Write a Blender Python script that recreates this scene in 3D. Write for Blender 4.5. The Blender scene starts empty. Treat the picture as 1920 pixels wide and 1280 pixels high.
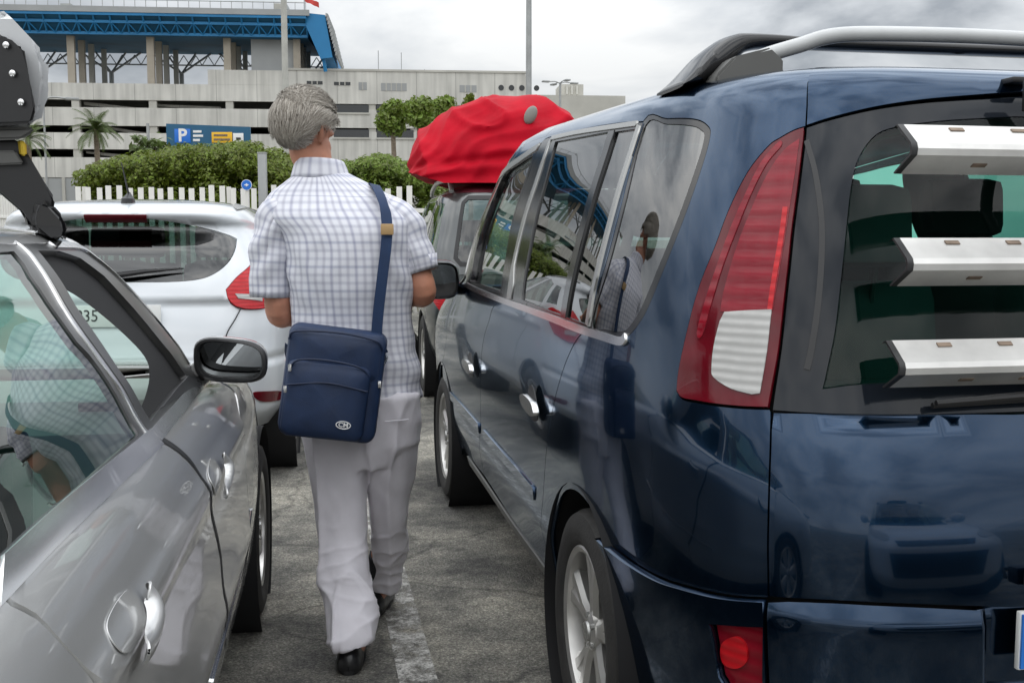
import bpy, bmesh, math, random
import numpy as np
from mathutils import Vector, Matrix, noise
from mathutils.geometry import delaunay_2d_cdt
random.seed(7)
SC = bpy.context.scene
COL = SC.collection
# ---------------------------------------------------------------- camera
cam = bpy.data.cameras.new('camera')
cam.sensor_width = 36.0
cam.lens = 1990.0 / 1920.0 * 36.0
cam.clip_start = 0.05
cam.clip_end = 3000.0
CAM = bpy.data.objects.new('camera', cam)
CAM.location = (0, 0, 1.27)
CAM.rotation_euler = (math.radians(90) - math.atan(192.0 / 1990.0), 0, 0)
COL.objects.link(CAM)
SC.camera = CAM
# ---------------------------------------------------------------- sky, sun, exposure
SUN_EL, SUN_ROT = math.radians(52), math.radians(200)
world = bpy.data.worlds.new('World')
SC.world = world
world.use_nodes = True
wt = world.node_tree
wt.nodes.clear()
def wn(t, **k):
    n = wt.nodes.new(t)
    for a, b in k.items(): setattr(n, a, b)
    return n
w_out = wn('ShaderNodeOutputWorld'); w_bg = wn('ShaderNodeBackground'); w_sky = wn('ShaderNodeTexSky')
w_sky.sky_type = 'NISHITA'; w_sky.sun_disc = False; w_sky.sun_elevation = SUN_EL; w_sky.sun_rotation = SUN_ROT
w_tc = wn('ShaderNodeTexCoord'); w_map = wn('ShaderNodeMapping'); w_map.inputs['Scale'].default_value = (1.0, 1.0, 2.6)
w_n1 = wn('ShaderNodeTexNoise'); w_n1.inputs['Scale'].default_value = 3.1; w_n1.inputs['Detail'].default_value = 7; w_n1.inputs['Roughness'].default_value = .52; w_n1.inputs['Distortion'].default_value = .35
w_r1 = wn('ShaderNodeValToRGB')
w_r1.color_ramp.elements[0].position = .38; w_r1.color_ramp.elements[0].color = (2.7, 2.9, 3.15, 1)
w_r1.color_ramp.elements[1].position = .64; w_r1.color_ramp.elements[1].color = (7.4, 7.45, 7.4, 1)
e_ = w_r1.color_ramp.elements.new(.5); e_.color = (5.2, 5.4, 5.6, 1)
w_mix = wn('ShaderNodeMix', data_type='RGBA'); w_mix.inputs[0].default_value = .94
wl = wt.links.new
wl(w_tc.outputs['Generated'], w_map.inputs[0]); wl(w_map.outputs[0], w_n1.inputs['Vector']); wl(w_n1.outputs['Fac'], w_r1.inputs[0])
w_sep = wn('ShaderNodeSeparateXYZ'); w_zr = wn('ShaderNodeMapRange'); w_zr.inputs[1].default_value = .15; w_zr.inputs[2].default_value = .9; w_zr.inputs[3].default_value = 1.0; w_zr.inputs[4].default_value = 3.3
w_mul = wn('ShaderNodeVectorMath', operation='SCALE')
wl(w_tc.outputs['Generated'], w_sep.inputs[0]); wl(w_sep.outputs[2], w_zr.inputs[0]); wl(w_zr.outputs[0], w_mul.inputs['Scale']); wl(w_r1.outputs[0], w_mul.inputs[0])
wl(w_sky.outputs[0], w_mix.inputs[6]); wl(w_mul.outputs[0], w_mix.inputs[7]); wl(w_mix.outputs[2], w_bg.inputs[0])
w_bg.inputs[1].default_value = .112
wl(w_bg.outputs[0], w_out.inputs[0])
sun = bpy.data.lights.new('sun', 'SUN'); sun.energy = .7; sun.angle = math.radians(150); sun.color = (1, .97, .92)
SUN = bpy.data.objects.new('sun', sun); COL.objects.link(SUN)
SUN.rotation_euler = (math.radians(90) - SUN_EL, 0, math.radians(-25))
SC.view_settings.view_transform = 'Standard'; SC.view_settings.look = 'None'
SC.view_settings.exposure = 0.2; SC.view_settings.gamma = 1.0
SC.cycles.max_bounces = 10; SC.cycles.transparent_max_bounces = 16
SC.cycles.caustics_reflective = False; SC.cycles.caustics_refractive = False
SC.cycles.sample_clamp_indirect = 6.0
# ---------------------------------------------------------------- helpers
def tag(o, label=None, cat=None, group=None, kind=None):
    if label: o['label'] = label
    if cat: o['category'] = cat
    if group: o['group'] = group
    if kind: o['kind'] = kind
    return o
def empty(name, loc=(0, 0, 0), rz=0, parent=None):
    o = bpy.data.objects.new(name, None); COL.objects.link(o)
    o.location = loc; o.rotation_euler = (0, 0, rz)
    if parent: o.parent = parent
    return o
def link(name, me, mat=None, parent=None):
    o = bpy.data.objects.new(name, me); COL.objects.link(o)
    if mat is not None:
        for m in (mat if isinstance(mat, (list, tuple)) else [mat]): me.materials.append(m)
    if parent: o.parent = parent
    return o
def mesh(name, verts, faces, mat=None, parent=None, smooth=True, normals=None):
    me = bpy.data.meshes.new(name)
    me.from_pydata([tuple(map(float, v)) for v in verts], [], [tuple(int(i) for i in f) for f in faces])
    me.update()
    if smooth and len(me.polygons): me.polygons.foreach_set('use_smooth', [True] * len(me.polygons))
    if normals is not None: me.normals_split_custom_set_from_vertices([tuple(map(float, n)) for n in normals])
    return link(name, me, mat, parent)
class MB:
    """collects shapes into one bmesh"""
    def __init__(s): s.bm = bmesh.new()
    def box(s, c, d, rot=None, bev=0):
        r = bmesh.ops.create_cube(s.bm, size=1)
        vs = r['verts']
        M = Matrix.Translation(c) @ (rot.to_4x4() if rot is not None else Matrix.Identity(4)) @ Matrix.Diagonal((d[0], d[1], d[2], 1))
        bmesh.ops.transform(s.bm, matrix=M, verts=vs)
        if bev:
            es = list({e for v in vs for e in v.link_edges})
            bmesh.ops.bevel(s.bm, geom=es, offset=bev, segments=2, affect='EDGES', profile=.6)
        return s
    def tube(s, pts, r, n=10, cap=True):
        pts = [Vector(p) for p in pts]
        rs = r if isinstance(r, (list, tuple)) else [r] * len(pts)
        rings = []; nx = None
        for i, p in enumerate(pts):
            t = (pts[min(i + 1, len(pts) - 1)] - pts[max(i - 1, 0)])
            if t.length < 1e-9: t = Vector((0, 0, 1))
            t.normalize()
            if nx is None:
                nx = t.orthogonal().normalized()
            else:
                nx = (nx - t * nx.dot(t)); nx.normalize()
            ny = t.cross(nx)
            rings.append([s.bm.verts.new(p + (nx * math.cos(a) + ny * math.sin(a)) * rs[i]) for a in [2 * math.pi * k / n for k in range(n)]])
        for a, b in zip(rings, rings[1:]):
            for k in range(n): s.bm.faces.new((a[k], a[(k + 1) % n], b[(k + 1) % n], b[k]))
        if cap:
            s.bm.faces.new(rings[0][::-1]); s.bm.faces.new(rings[-1])
        return s
    def loft(s, rings, cap=True, closed=True):
        R = [[s.bm.verts.new(tuple(map(float, p))) for p in r] for r in rings]
        n = len(R[0])
        for a, b in zip(R, R[1:]):
            for k in range(n if closed else n - 1): s.bm.faces.new((a[k], a[(k + 1) % n], b[(k + 1) % n], b[k]))
        if cap: s.bm.faces.new(R[0][::-1]); s.bm.faces.new(R[-1])
        return s
    def lathe(s, prof, n=48, axis='x', c=(0, 0, 0), closed=False):
        """prof: (along, radius) pairs; axis x"""
        R = []
        for a, r in prof:
            R.append([s.bm.verts.new((c[0] + a, c[1] + r * math.cos(t), c[2] + r * math.sin(t))) for t in [2 * math.pi * k / n for k in range(n)]])
        pr = list(zip(R, R[1:])) + ([(R[-1], R[0])] if closed else [])
        for a, b in pr:
            for k in range(n): s.bm.faces.new((a[k], a[(k + 1) % n], b[(k + 1) % n], b[k]))
        return s
    def prism(s, poly, axis, a, b):
        """poly 2D extruded along axis: x -> (y,z), y -> (x,z), z -> (x,y)"""
        def P(q, t): return {'x': (t, q[0], q[1]), 'y': (q[0], t, q[1]), 'z': (q[0], q[1], t)}[axis]
        A = [s.bm.verts.new(P(q, a)) for q in poly]; B = [s.bm.verts.new(P(q, b)) for q in poly]
        n = len(poly)
        for k in range(n): s.bm.faces.new((A[k], A[(k + 1) % n], B[(k + 1) % n], B[k]))
        s.bm.faces.new(A[::-1]); s.bm.faces.new(B)
        return s
    def ball(s, c, r, seg=16, rot=None):
        res = bmesh.ops.create_uvsphere(s.bm, u_segments=seg, v_segments=max(6, seg // 2), radius=1)
        rr = r if isinstance(r, (tuple, list)) else (r, r, r)
        M = Matrix.Translation(c) @ (rot.to_4x4() if rot is not None else Matrix.Identity(4)) @ Matrix.Diagonal((rr[0], rr[1], rr[2], 1))
        bmesh.ops.transform(s.bm, matrix=M, verts=res['verts'])
        return s
    def build(s, name, mat=None, parent=None, smooth=True, angle=35, keep=False):
        bmesh.ops.recalc_face_normals(s.bm, faces=s.bm.faces)
        if smooth:
            for f in s.bm.faces: f.smooth = True
            lim = math.radians(angle)
            for e in s.bm.edges:
                if len(e.link_faces) == 2 and e.calc_face_angle(0) > lim: e.smooth = False
        me = bpy.data.meshes.new(name); s.bm.to_mesh(me); s.bm.free()
        return link(name, me, mat, parent)
def box(name, c, d, mat, parent=None, bev=0, rot=None):
    return MB().box(c, d, rot, bev).build(name, mat, parent)
def tube(name, pts, r, mat, parent=None, n=10):
    return MB().tube(pts, r, n).build(name, mat, parent)
def sm(pts, n=6, closed=False):
    """Catmull-Rom through pts"""
    P = [np.array(p, float) for p in pts]
    if len(P) < 3: return [tuple(p) for p in P]
    out = []
    m = len(P)
    segs = m if closed else m - 1
    for i in range(segs):
        p1, p2 = P[i], P[(i + 1) % m]
        p0 = P[i - 1] if (i > 0 or closed) else 2 * p1 - p2
        p3 = P[(i + 2) % m] if (i + 2 < m or closed) else 2 * p2 - p1
        for k in range(n):
            t = k / n
            out.append(tuple(.5 * ((2 * p1) + (-p0 + p2) * t + (2 * p0 - 5 * p1 + 4 * p2 - p3) * t * t + (-p0 + 3 * p1 - 3 * p2 + p3) * t ** 3)))
    if not closed: out.append(tuple(P[-1]))
    return out
def text_mesh(name, txt, size, mat, parent, M, extrude=.0008, align='CENTER', bold=0.0, sx=1.0):
    cu = bpy.data.curves.new(name, 'FONT'); cu.body = txt; cu.size = size; cu.extrude = extrude; cu.align_x = align; cu.align_y = 'CENTER'; cu.offset = bold
    cu.resolution_u = 3
    o = bpy.data.objects.new(name, cu); COL.objects.link(o)
    dg = bpy.context.evaluated_depsgraph_get()
    me = bpy.data.meshes.new_from_object(o.evaluated_get(dg))
    bpy.data.objects.remove(o); bpy.data.curves.remove(cu)
    me.transform(M @ Matrix.Diagonal((sx, 1, 1, 1)))
    me.name = name; me.materials.clear()
    return link(name, me, mat, parent)
# ---------------------------------------------------------------- materials
def newmat(name):
    m = bpy.data.materials.new(name); m.use_nodes = True
    nt = m.node_tree
    return m, nt, nt.nodes['Principled BSDF'], nt.nodes['Material Output']
def pset(b, **k):
    names = dict(col='Base Color', rough='Roughness', metal='Metallic', coat='Coat Weight', coatr='Coat Roughness', spec='Specular IOR Level', ior='IOR', trans='Transmission Weight', em='Emission Color', ems='Emission Strength', sheen='Sheen Weight', sss='Subsurface Weight', alpha='Alpha')
    for a, v in k.items():
        if isinstance(v, tuple) and len(v) == 3: v = (*v, 1)
        b.inputs[names[a]].default_value = v
def plain(name, col, rough=.6, var=.08, scale=8, bump=0, bscale=60, coord='Object', **k):
    """principled with a little procedural colour variation, roughness variation and bump"""
    m, nt, b, out = newmat(name)
    pset(b, col=col, rough=rough, **k)
    L = nt.links.new
    tc = nt.nodes.new('ShaderNodeTexCoord')
    n = nt.nodes.new('ShaderNodeTexNoise'); n.inputs['Scale'].default_value = scale; n.inputs['Detail'].default_value = 5
    L(tc.outputs[coord], n.inputs['Vector'])
    if var:
        mp = nt.nodes.new('ShaderNodeMapRange'); mp.inputs[1].default_value = .25; mp.inputs[2].default_value = .75; mp.inputs[3].default_value = 1 - var * 1.6; mp.inputs[4].default_value = 1 + var * 1.6
        L(n.outputs['Fac'], mp.inputs[0])
        mx = nt.nodes.new('ShaderNodeMix'); mx.data_type = 'RGBA'; mx.blend_type = 'MULTIPLY'; mx.inputs[0].default_value = 1
        mx.inputs[6].default_value = (*col, 1); L(mp.outputs[0], mx.inputs[7]); L(mx.outputs[2], b.inputs['Base Color'])
    if bump:
        n2 = nt.nodes.new('ShaderNodeTexNoise'); n2.inputs['Scale'].default_value = bscale; n2.inputs['Detail'].default_value = 4
        L(tc.outputs[coord], n2.inputs['Vector'])
        bp = nt.nodes.new('ShaderNodeBump'); bp.inputs['Strength'].default_value = bump; bp.inputs['Distance'].default_value = .01
        L(n2.outputs['Fac'], bp.inputs['Height']); L(bp.outputs[0], b.inputs['Normal'])
    return m
def glass(name, tint, ior=1.7, rough=0.0, refl=(1, 1, 1)):
    m, nt, b, out = newmat(name)
    nt.nodes.remove(b)
    tr = nt.nodes.new('ShaderNodeBsdfTransparent'); tr.inputs[0].default_value = (*tint, 1)
    gl = nt.nodes.new('ShaderNodeBsdfGlossy'); gl.inputs[0].default_value = (*refl, 1); gl.inputs['Roughness'].default_value = rough
    fr = nt.nodes.new('ShaderNodeFresnel')
    ge = nt.nodes.new('ShaderNodeNewGeometry'); mr = nt.nodes.new('ShaderNodeMapRange')     # a pane reflects alike from both sides
    mr.inputs[3].default_value = ior; mr.inputs[4].default_value = 1 / ior
    nt.links.new(ge.outputs['Backfacing'], mr.inputs[0]); nt.links.new(mr.outputs[0], fr.inputs[0])
    mx = nt.nodes.new('ShaderNodeMixShader')
    L = nt.links.new
    L(fr.outputs[0], mx.inputs[0]); L(tr.outputs[0], mx.inputs[1]); L(gl.outputs[0], mx.inputs[2]); L(mx.outputs[0], out.inputs[0])
    return m
def paint(name, col, metal=.5, rough=.35, flake=.0, coatr=.02, spec=.5, dust=.06):
    m, nt, b, out = newmat(name)
    pset(b, col=col, metal=metal, rough=rough, coat=1.0, coatr=coatr, spec=spec)
    L = nt.links.new
    tc = nt.nodes.new('ShaderNodeTexCoord')
    n = nt.nodes.new('ShaderNodeTexNoise'); n.inputs['Scale'].default_value = 3.5; n.inputs['Detail'].default_value = 8; n.inputs['Roughness'].default_value = .65
    L(tc.outputs['Object'], n.inputs['Vector'])
    mp = nt.nodes.new('ShaderNodeMapRange'); mp.inputs[1].default_value = .42; mp.inputs[2].default_value = .75; mp.inputs[3].default_value = coatr; mp.inputs[4].default_value = coatr + dust
    L(n.outputs['Fac'], mp.inputs[0]); L(mp.outputs[0], b.inputs['Coat Roughness'])
    if flake:
        v = nt.nodes.new('ShaderNodeTexNoise'); v.inputs['Scale'].default_value = 900; v.inputs['Detail'].default_value = 1
        L(tc.outputs['Object'], v.inputs['Vector'])
        mx = nt.nodes.new('ShaderNodeMix'); mx.data_type = 'RGBA'; mx.blend_type = 'MIX'
        mx.inputs[6].default_value = (*[c * (1 - flake) for c in col], 1); mx.inputs[7].default_value = (*[min(1, c * (1 + flake)) for c in col], 1)
        L(v.outputs['Fac'], mx.inputs[0]); L(mx.outputs[2], b.inputs['Base Color'])
    return m
M = {}
M['blue'] = paint('navy paint', (.007, .026, .060), metal=.92, rough=.15, flake=.12)
M['blue'].node_tree.nodes['Principled BSDF'].inputs['Coat IOR'].default_value = 1.5
M['blue'].node_tree.nodes['Principled BSDF'].inputs['Coat Weight'].default_value = .7
M['blue'].node_tree.nodes['Principled BSDF'].inputs['Specular Tint'].default_value = (.72, .84, 1, 1)
M['silver'] = paint('silver paint', (.555, .555, .55), metal=.55, rough=.33, flake=.08)
M['white'] = paint('white paint', (.64, .67, .70), metal=0, rough=.4)
M['greycar'] = paint('dark grey paint', (.10, .105, .105), metal=.6, rough=.35)
M['maroon'] = paint('maroon paint', (.12, .02, .03), metal=.3, rough=.35)
M['black'] = plain('black plastic', (.012, .012, .013), .42, var=.1)
M['rubber'] = plain('tyre rubber', (.022, .021, .02), .75, var=.2, scale=20, bump=.15, bscale=120)
M['gloss'] = plain('gloss black trim', (.008, .008, .009), .12, var=0)
M['dark'] = plain('dark interior', (.006, .006, .007), .85, var=.1)
M['trim'] = plain('grey interior trim', (.32, .33, .32), .7, var=.06)
M['seatcloth'] = plain('seat cloth', (.010, .011, .012), .9, var=.2, scale=12)
M['chrome'] = plain('bright trim', (.72, .72, .72), .18, var=.03, metal=1.0)
M['frame'] = plain('satin window frame', (.36, .36, .35), .26, var=.03, metal=.7)
M['alu'] = plain('brushed aluminium', (.64, .63, .61), .46, var=.12, scale=9, metal=.75, bump=.06, bscale=25)
M['rim'] = plain('alloy rim', (.58, .57, .55), .3, var=.12, scale=6, metal=.8)
M['greyplastic'] = plain('grey plastic', (.10, .10, .095), .5, var=.08)
M['barpaint'] = plain('grey bar paint', (.50, .51, .51), .38, var=.06, coat=.3)
M['glass'] = glass('clear glass', (.72, .86, .80), 1.62)
M['glass_dark'] = glass('privacy glass', (.26, .36, .34), 2.3)
M['glass_rear'] = glass('rear screen glass', (.36, .88, .74), 1.3)
M['glass_green'] = glass('green glass', (.32, .56, .49), 1.85)
M['glass_teal'] = glass('teal screen glass', (.16, .34, .34), 1.8)
M['frit'] = plain('screen edge', (.010, .013, .018), .06, var=0, spec=.26)
M['mirror'] = plain('mirror glass', (.34, .36, .37), .02, var=0, metal=1.0)
M['plate'] = plain('number plate white', (.75, .76, .74), .35, var=.04)
M['plateblue'] = plain('number plate blue', (.02, .16, .55), .35, var=.04)
M['ink'] = plain('black ink', (.015, .015, .016), .5, var=0)
def lens(name, col, ribs=60, rough=.08):
    m, nt, b, out = newmat(name)
    pset(b, col=col, rough=rough, coat=.25, coatr=.01, spec=.22)
    L = nt.links.new
    tc = nt.nodes.new('ShaderNodeTexCoord'); w = nt.nodes.new('ShaderNodeTexWave'); w.bands_direction = 'Z'; w.inputs['Scale'].default_value = ribs / 6.28; w.inputs['Distortion'].default_value = .4
    L(tc.outputs['Object'], w.inputs['Vector'])
    n = nt.nodes.new('ShaderNodeTexNoise'); n.inputs['Scale'].default_value = 26; n.inputs['Detail'].default_value = 3
    L(tc.outputs['Object'], n.inputs['Vector'])
    ad = nt.nodes.new('ShaderNodeMath'); ad.operation = 'MULTIPLY'; L(w.outputs['Fac'], ad.inputs[0]); L(n.outputs['Fac'], ad.inputs[1])
    mp = nt.nodes.new('ShaderNodeMapRange'); mp.inputs[1].default_value = 0; mp.inputs[2].default_value = .7; mp.inputs[3].default_value = .80; mp.inputs[4].default_value = 1.12
    L(ad.outputs[0], mp.inputs[0])
    mx = nt.nodes.new('ShaderNodeMix'); mx.data_type = 'RGBA'; mx.blend_type = 'MULTIPLY'; mx.inputs[0].default_value = 1; mx.inputs[6].default_value = (*col, 1)
    L(mp.outputs[0], mx.inputs[7]); L(mx.outputs[2], b.inputs['Base Color'])
    bp = nt.nodes.new('ShaderNodeBump'); bp.inputs['Strength'].default_value = .25; bp.inputs['Distance'].default_value = .004
    L(w.outputs['Fac'], bp.inputs['Height']); L(bp.outputs[0], b.inputs['Normal'])
    return m
M['lens_red'] = lens('red lamp lens', (.22, .006, .016))
M['lens_dark'] = lens('dark red lamp lens', (.12, .004, .010), 20)
M['lens_bright'] = lens('bright red lamp lens', (.50, .010, .016), 90)
M['lens_white'] = lens('clear lamp lens', (.46, .455, .44), 110)
M['rust'] = plain('rusty slot', (.20, .15, .11), .8, var=.3, scale=30)
M['glass_hatch'] = glass('tinted rear screen', (.10, .17, .15), 1.75)
M['darkcar'] = paint('dark green paint', (.02, .028, .027), metal=.3, rough=.4)
def leafmat(name, col, var=.35):
    m, nt, b, out = newmat(name)
    L = nt.links.new
    oi = nt.nodes.new('ShaderNodeNewGeometry')
    hs = nt.nodes.new('ShaderNodeHueSaturation'); hs.inputs['Color'].default_value = (*col, 1)
    mp = nt.nodes.new('ShaderNodeMapRange'); mp.inputs[3].default_value = 1 - var; mp.inputs[4].default_value = 1 + var * 1.4
    L(oi.outputs['Random Per Island'], mp.inputs[0]); L(mp.outputs[0], hs.inputs['Value'])
    mh = nt.nodes.new('ShaderNodeMapRange'); mh.inputs[3].default_value = .485; mh.inputs[4].default_value = .515
    L(oi.outputs['Random Per Island'], mh.inputs[0]); L(mh.outputs[0], hs.inputs['Hue'])
    pset(b, rough=.5)
    L(hs.outputs[0], b.inputs['Base Color'])
    t = nt.nodes.new('ShaderNodeBsdfTranslucent'); L(hs.outputs[0], t.inputs[0])
    mx = nt.nodes.new('ShaderNodeMixShader'); mx.inputs[0].default_value = .3
    L(b.outputs[0], mx.inputs[1]); L(t.outputs[0], mx.inputs[2]); L(mx.outputs[0], out.inputs[0])
    return m
M['hedge'] = leafmat('hedge leaves', (.125, .165, .012))
M['hedge2'] = leafmat('light hedge leaves', (.15, .21, .03))
M['palm'] = leafmat('palm fronds', (.085, .12, .03))
M['trunk'] = plain('palm trunk', (.20, .16, .12), .85, var=.25, scale=9)
M['bark'] = plain('bark', (.07, .055, .04), .9, var=.3, scale=6)
def concretemat(name, col):
    m = plain(name, col, .85, var=.10, scale=.2, bump=.05, bscale=4)
    nt = m.node_tree; L = nt.links.new; N = nt.nodes.new; b = nt.nodes['Principled BSDF']
    src = b.inputs['Base Color'].links[0].from_socket
    tc = N('ShaderNodeTexCoord'); mp = N('ShaderNodeMapping'); mp.inputs['Scale'].default_value = (1.3, 1.3, .10); L(tc.outputs['Object'], mp.inputs[0])
    n = N('ShaderNodeTexNoise'); n.inputs['Scale'].default_value = 1.0; n.inputs['Detail'].default_value = 6; L(mp.outputs[0], n.inputs['Vector'])
    r = N('ShaderNodeMapRange'); r.inputs[1].default_value = .35; r.inputs[2].default_value = .6; r.inputs[3].default_value = .80; r.inputs[4].default_value = 1.02; L(n.outputs['Fac'], r.inputs[0])
    sp = N('ShaderNodeSeparateXYZ'); L(tc.outputs['Object'], sp.inputs[0])
    ml = N('ShaderNodeMath'); ml.operation = 'MULTIPLY'; ml.inputs[1].default_value = 1 / 4.8; L(sp.outputs[0], ml.inputs[0])
    fr = N('ShaderNodeMath'); fr.operation = 'FRACT'; L(ml.outputs[0], fr.inputs[0])
    j = N('ShaderNodeMapRange'); j.inputs[1].default_value = .012; j.inputs[2].default_value = .022; j.inputs[3].default_value = .62; j.inputs[4].default_value = 1; L(fr.outputs[0], j.inputs[0])
    mu = N('ShaderNodeMath'); mu.operation = 'MULTIPLY'; L(r.outputs[0], mu.inputs[0]); L(j.outputs[0], mu.inputs[1])
    mx = N('ShaderNodeMix'); mx.data_type = 'RGBA'; mx.blend_type = 'MULTIPLY'; mx.inputs[0].default_value = 1; L(src, mx.inputs[6]); L(mu.outputs[0], mx.inputs[7]); L(mx.outputs[2], b.inputs['Base Color'])
    return m
M['concrete'] = concretemat('pale concrete', (.56, .55, .51))
M['concrete2'] = plain('weathered concrete', (.44, .43, .39), .85, var=.1, scale=.3)
M['column'] = plain('tan concrete column', (.38, .34, .28), .85, var=.08, scale=.6)
M['greypanel'] = plain('grey metal cladding', (.30, .31, .31), .6, var=.06, scale=.4)
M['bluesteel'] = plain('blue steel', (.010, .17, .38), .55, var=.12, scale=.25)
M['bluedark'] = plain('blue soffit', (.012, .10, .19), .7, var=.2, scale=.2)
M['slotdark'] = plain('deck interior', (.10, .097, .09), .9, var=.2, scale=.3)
M['winglass'] = plain('window glass', (.03, .033, .036), .12, var=.1)
M['fence'] = plain('white fence paint', (.72, .71, .67), .6, var=.06, scale=3)
M['galv'] = plain('galvanised steel', (.34, .35, .35), .45, var=.08, scale=4, metal=.4)
M['polepaint'] = plain('pale pole', (.42, .42, .39), .6, var=.08, scale=3)
M['signblue'] = plain('blue sign sheet', (.012, .10, .20), .45, var=.05, scale=2)
M['signP'] = plain('bright blue panel', (.015, .16, .62), .4, var=.03)
M['signyellow'] = plain('yellow panel', (.85, .48, .02), .4, var=.03)
M['signwhite'] = plain('white lettering', (.8, .8, .8), .5, var=0)
M['flagred'] = plain('red flag cloth', (.55, .06, .05), .8, var=.05)
M['grasspatch'] = plain('dry verge', (.10, .09, .05), .95, var=.3, scale=1.2)
M['framedark'] = plain('dark window frame', (.07, .07, .07), .28, var=.05, metal=.5)
# ---------------------------------------------------------------- car bodies: one smooth sheet cut into panels
def _pchip(xs,ys):
    xs=np.array(xs,float);ys=np.array(ys,float);h=np.diff(xs);d=np.diff(ys)/h
    m=np.zeros_like(xs)
    for i in range(1,len(xs)-1):
        if d[i-1]*d[i]>0:
            w1=2*h[i]+h[i-1];w2=h[i]+2*h[i-1];m[i]=(w1+w2)/(w1/d[i-1]+w2/d[i])
    m[0]=d[0];m[-1]=d[-1]
    def f(x):
        x=np.clip(np.asarray(x,float),xs[0],xs[-1]);i=np.clip(np.searchsorted(xs,x,'right')-1,0,len(xs)-2)
        t=(x-xs[i])/h[i]
        return (ys[i]*(1+2*t)*(1-t)**2+m[i]*h[i]*t*(1-t)**2+ys[i+1]*t*t*(3-2*t)+m[i+1]*h[i]*t*t*(t-1))
    return f
class Shell:
    """body surface: a rounded plan outline for every level s (s = height except near the roof)"""
    def __init__(s,lev,w,vr,vf,vm,nr,nf,z=None,ref=None,tilt=0.):
        s.tilt=tilt
        s.w=_pchip(lev,w);s.vr=_pchip(lev,vr);s.vf=_pchip(lev,vf);s.vm=vm
        s.nr=_pchip(lev,nr);s.nf=_pchip(lev,nf);s.z=_pchip(lev,z if z else lev)
        W,A,N,B,NF=ref
        th=np.concatenate([np.linspace(0,np.pi/2,2000)**1]);
        k=np.linspace(0,1,4001);th=np.pi/2*(k**2*(3-2*k))  # dense at both ends
        th=np.pi/2*(0.5-0.5*np.cos(np.pi*k));
        u=W*np.sin(th)**(2/N);v=-A*np.cos(th)**(2/N)
        L=np.concatenate([[0],np.cumsum(np.hypot(np.diff(u),np.diff(v)))])
        u2=W*np.cos(th)**(2/NF);v2=B*np.sin(th)**(2/NF)
        L2=np.concatenate([[0],np.cumsum(np.hypot(np.diff(u2),np.diff(v2)))])
        s.tab=(L,th,L2,th);s.cm=L[-1];s.cmax=L[-1]+L2[-1]
    def P(s,c,lv,off=0.):
        c=np.asarray(c,float);lv=np.asarray(lv,float)
        c,lv=np.broadcast_arrays(c,lv)
        p=s._P(c,lv)
        o=np.asarray(off,float)
        if np.any(o!=0): p=p+s.N(c,lv)*o[...,None]
        return p
    def _P(s,c,lv):
        sg=np.where(c>=0,-1.,1.)   # c>0 is the car's left side (u<0)
        a=np.abs(c);L,th,L2,th2=s.tab
        t1=np.interp(a,L,th);t2=np.interp(a-s.cm,L2,th2)
        w=s.w(lv);A=s.vm-s.vr(lv);B=s.vf(lv)-s.vm;n=s.nr(lv);m=s.nf(lv)
        rear=a<=s.cm
        e=1e-12
        u=np.where(rear,w*np.maximum(np.sin(t1),e)**(2/n),w*np.maximum(np.cos(t2),e)**(2/m))
        v=np.where(rear,s.vm-A*np.maximum(np.cos(t1),e)**(2/n),s.vm+B*np.maximum(np.sin(t2),e)**(2/m))
        k=np.clip((lv-1.45)/.2,0,1);z=s.z(lv)+s.tilt*k*k*(3-2*k)*(v-.4)
        return np.stack([sg*u,v,z],-1)
    def N(s,c,lv):
        h=2e-3
        dc=s._P(c+h,lv)-s._P(c-h,lv);dl=s._P(c,lv+h)-s._P(c,lv-h)
        n=np.cross(dl,dc);n/=np.maximum(np.linalg.norm(n,axis=-1,keepdims=True),1e-12)
        return n
SHELLS = {}
SHELLS['V'] = Shell([.15, .3, .6, .7, .8, .88, .95, 1.02, 1.1, 1.3, 1.5, 1.6, 1.66, 1.70, 1.73],
    w=[.86, .895, .925, .930, .931, .927, .921, .913, .902, .855, .79, .745, .69, .60, .2],
    vr=[.06, 0., 0., .006, .024, .049, .077, .104, .130, .20, .285, .335, .39, .5, .9],
    vf=[4.6, 4.72, 4.75, 4.74, 4.66, 4.5, 4.25, 3.9, 3.42, 3.33, 3.15, 2.88, 2.6, 2.4, 2.1], vm=1.9,
    nr=[5.3] * 15, nf=[7, 8, 8, 8, 8, 8, 8, 9, 10, 10, 9, 8, 7, 6, 5],
    z=[.15, .3, .6, .7, .8, .88, .95, 1.02, 1.1, 1.3, 1.5, 1.595, 1.632, 1.650, 1.658], ref=(.93, 1.9, 5.3, 2.5, 8), tilt=.032)
SHELLS['S'] = Shell([.15, .3, .5, .68, .80, .87, .91, 1.0, 1.12, 1.22, 1.265, 1.295, 1.31],
    w=[.83, .862, .875, .872, .846, .810, .778, .735, .665, .60, .555, .45, .15],
    vr=[.1, 0, 0, .03, .08, .3, .55, .75, 1.0, 1.25, 1.4, 1.6, 1.8],
    vf=[4.5, 4.55, 4.55, 4.45, 4.25, 3.6, 3.2, 3.05, 2.93, 2.82, 2.78, 2.7, 2.5], vm=2.0,
    nr=[6] * 13, nf=[6, 6, 6, 6, 6, 7, 8, 9, 9, 9, 9, 8, 6], ref=(.875, 2.0, 6, 2.5, 6))
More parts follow.
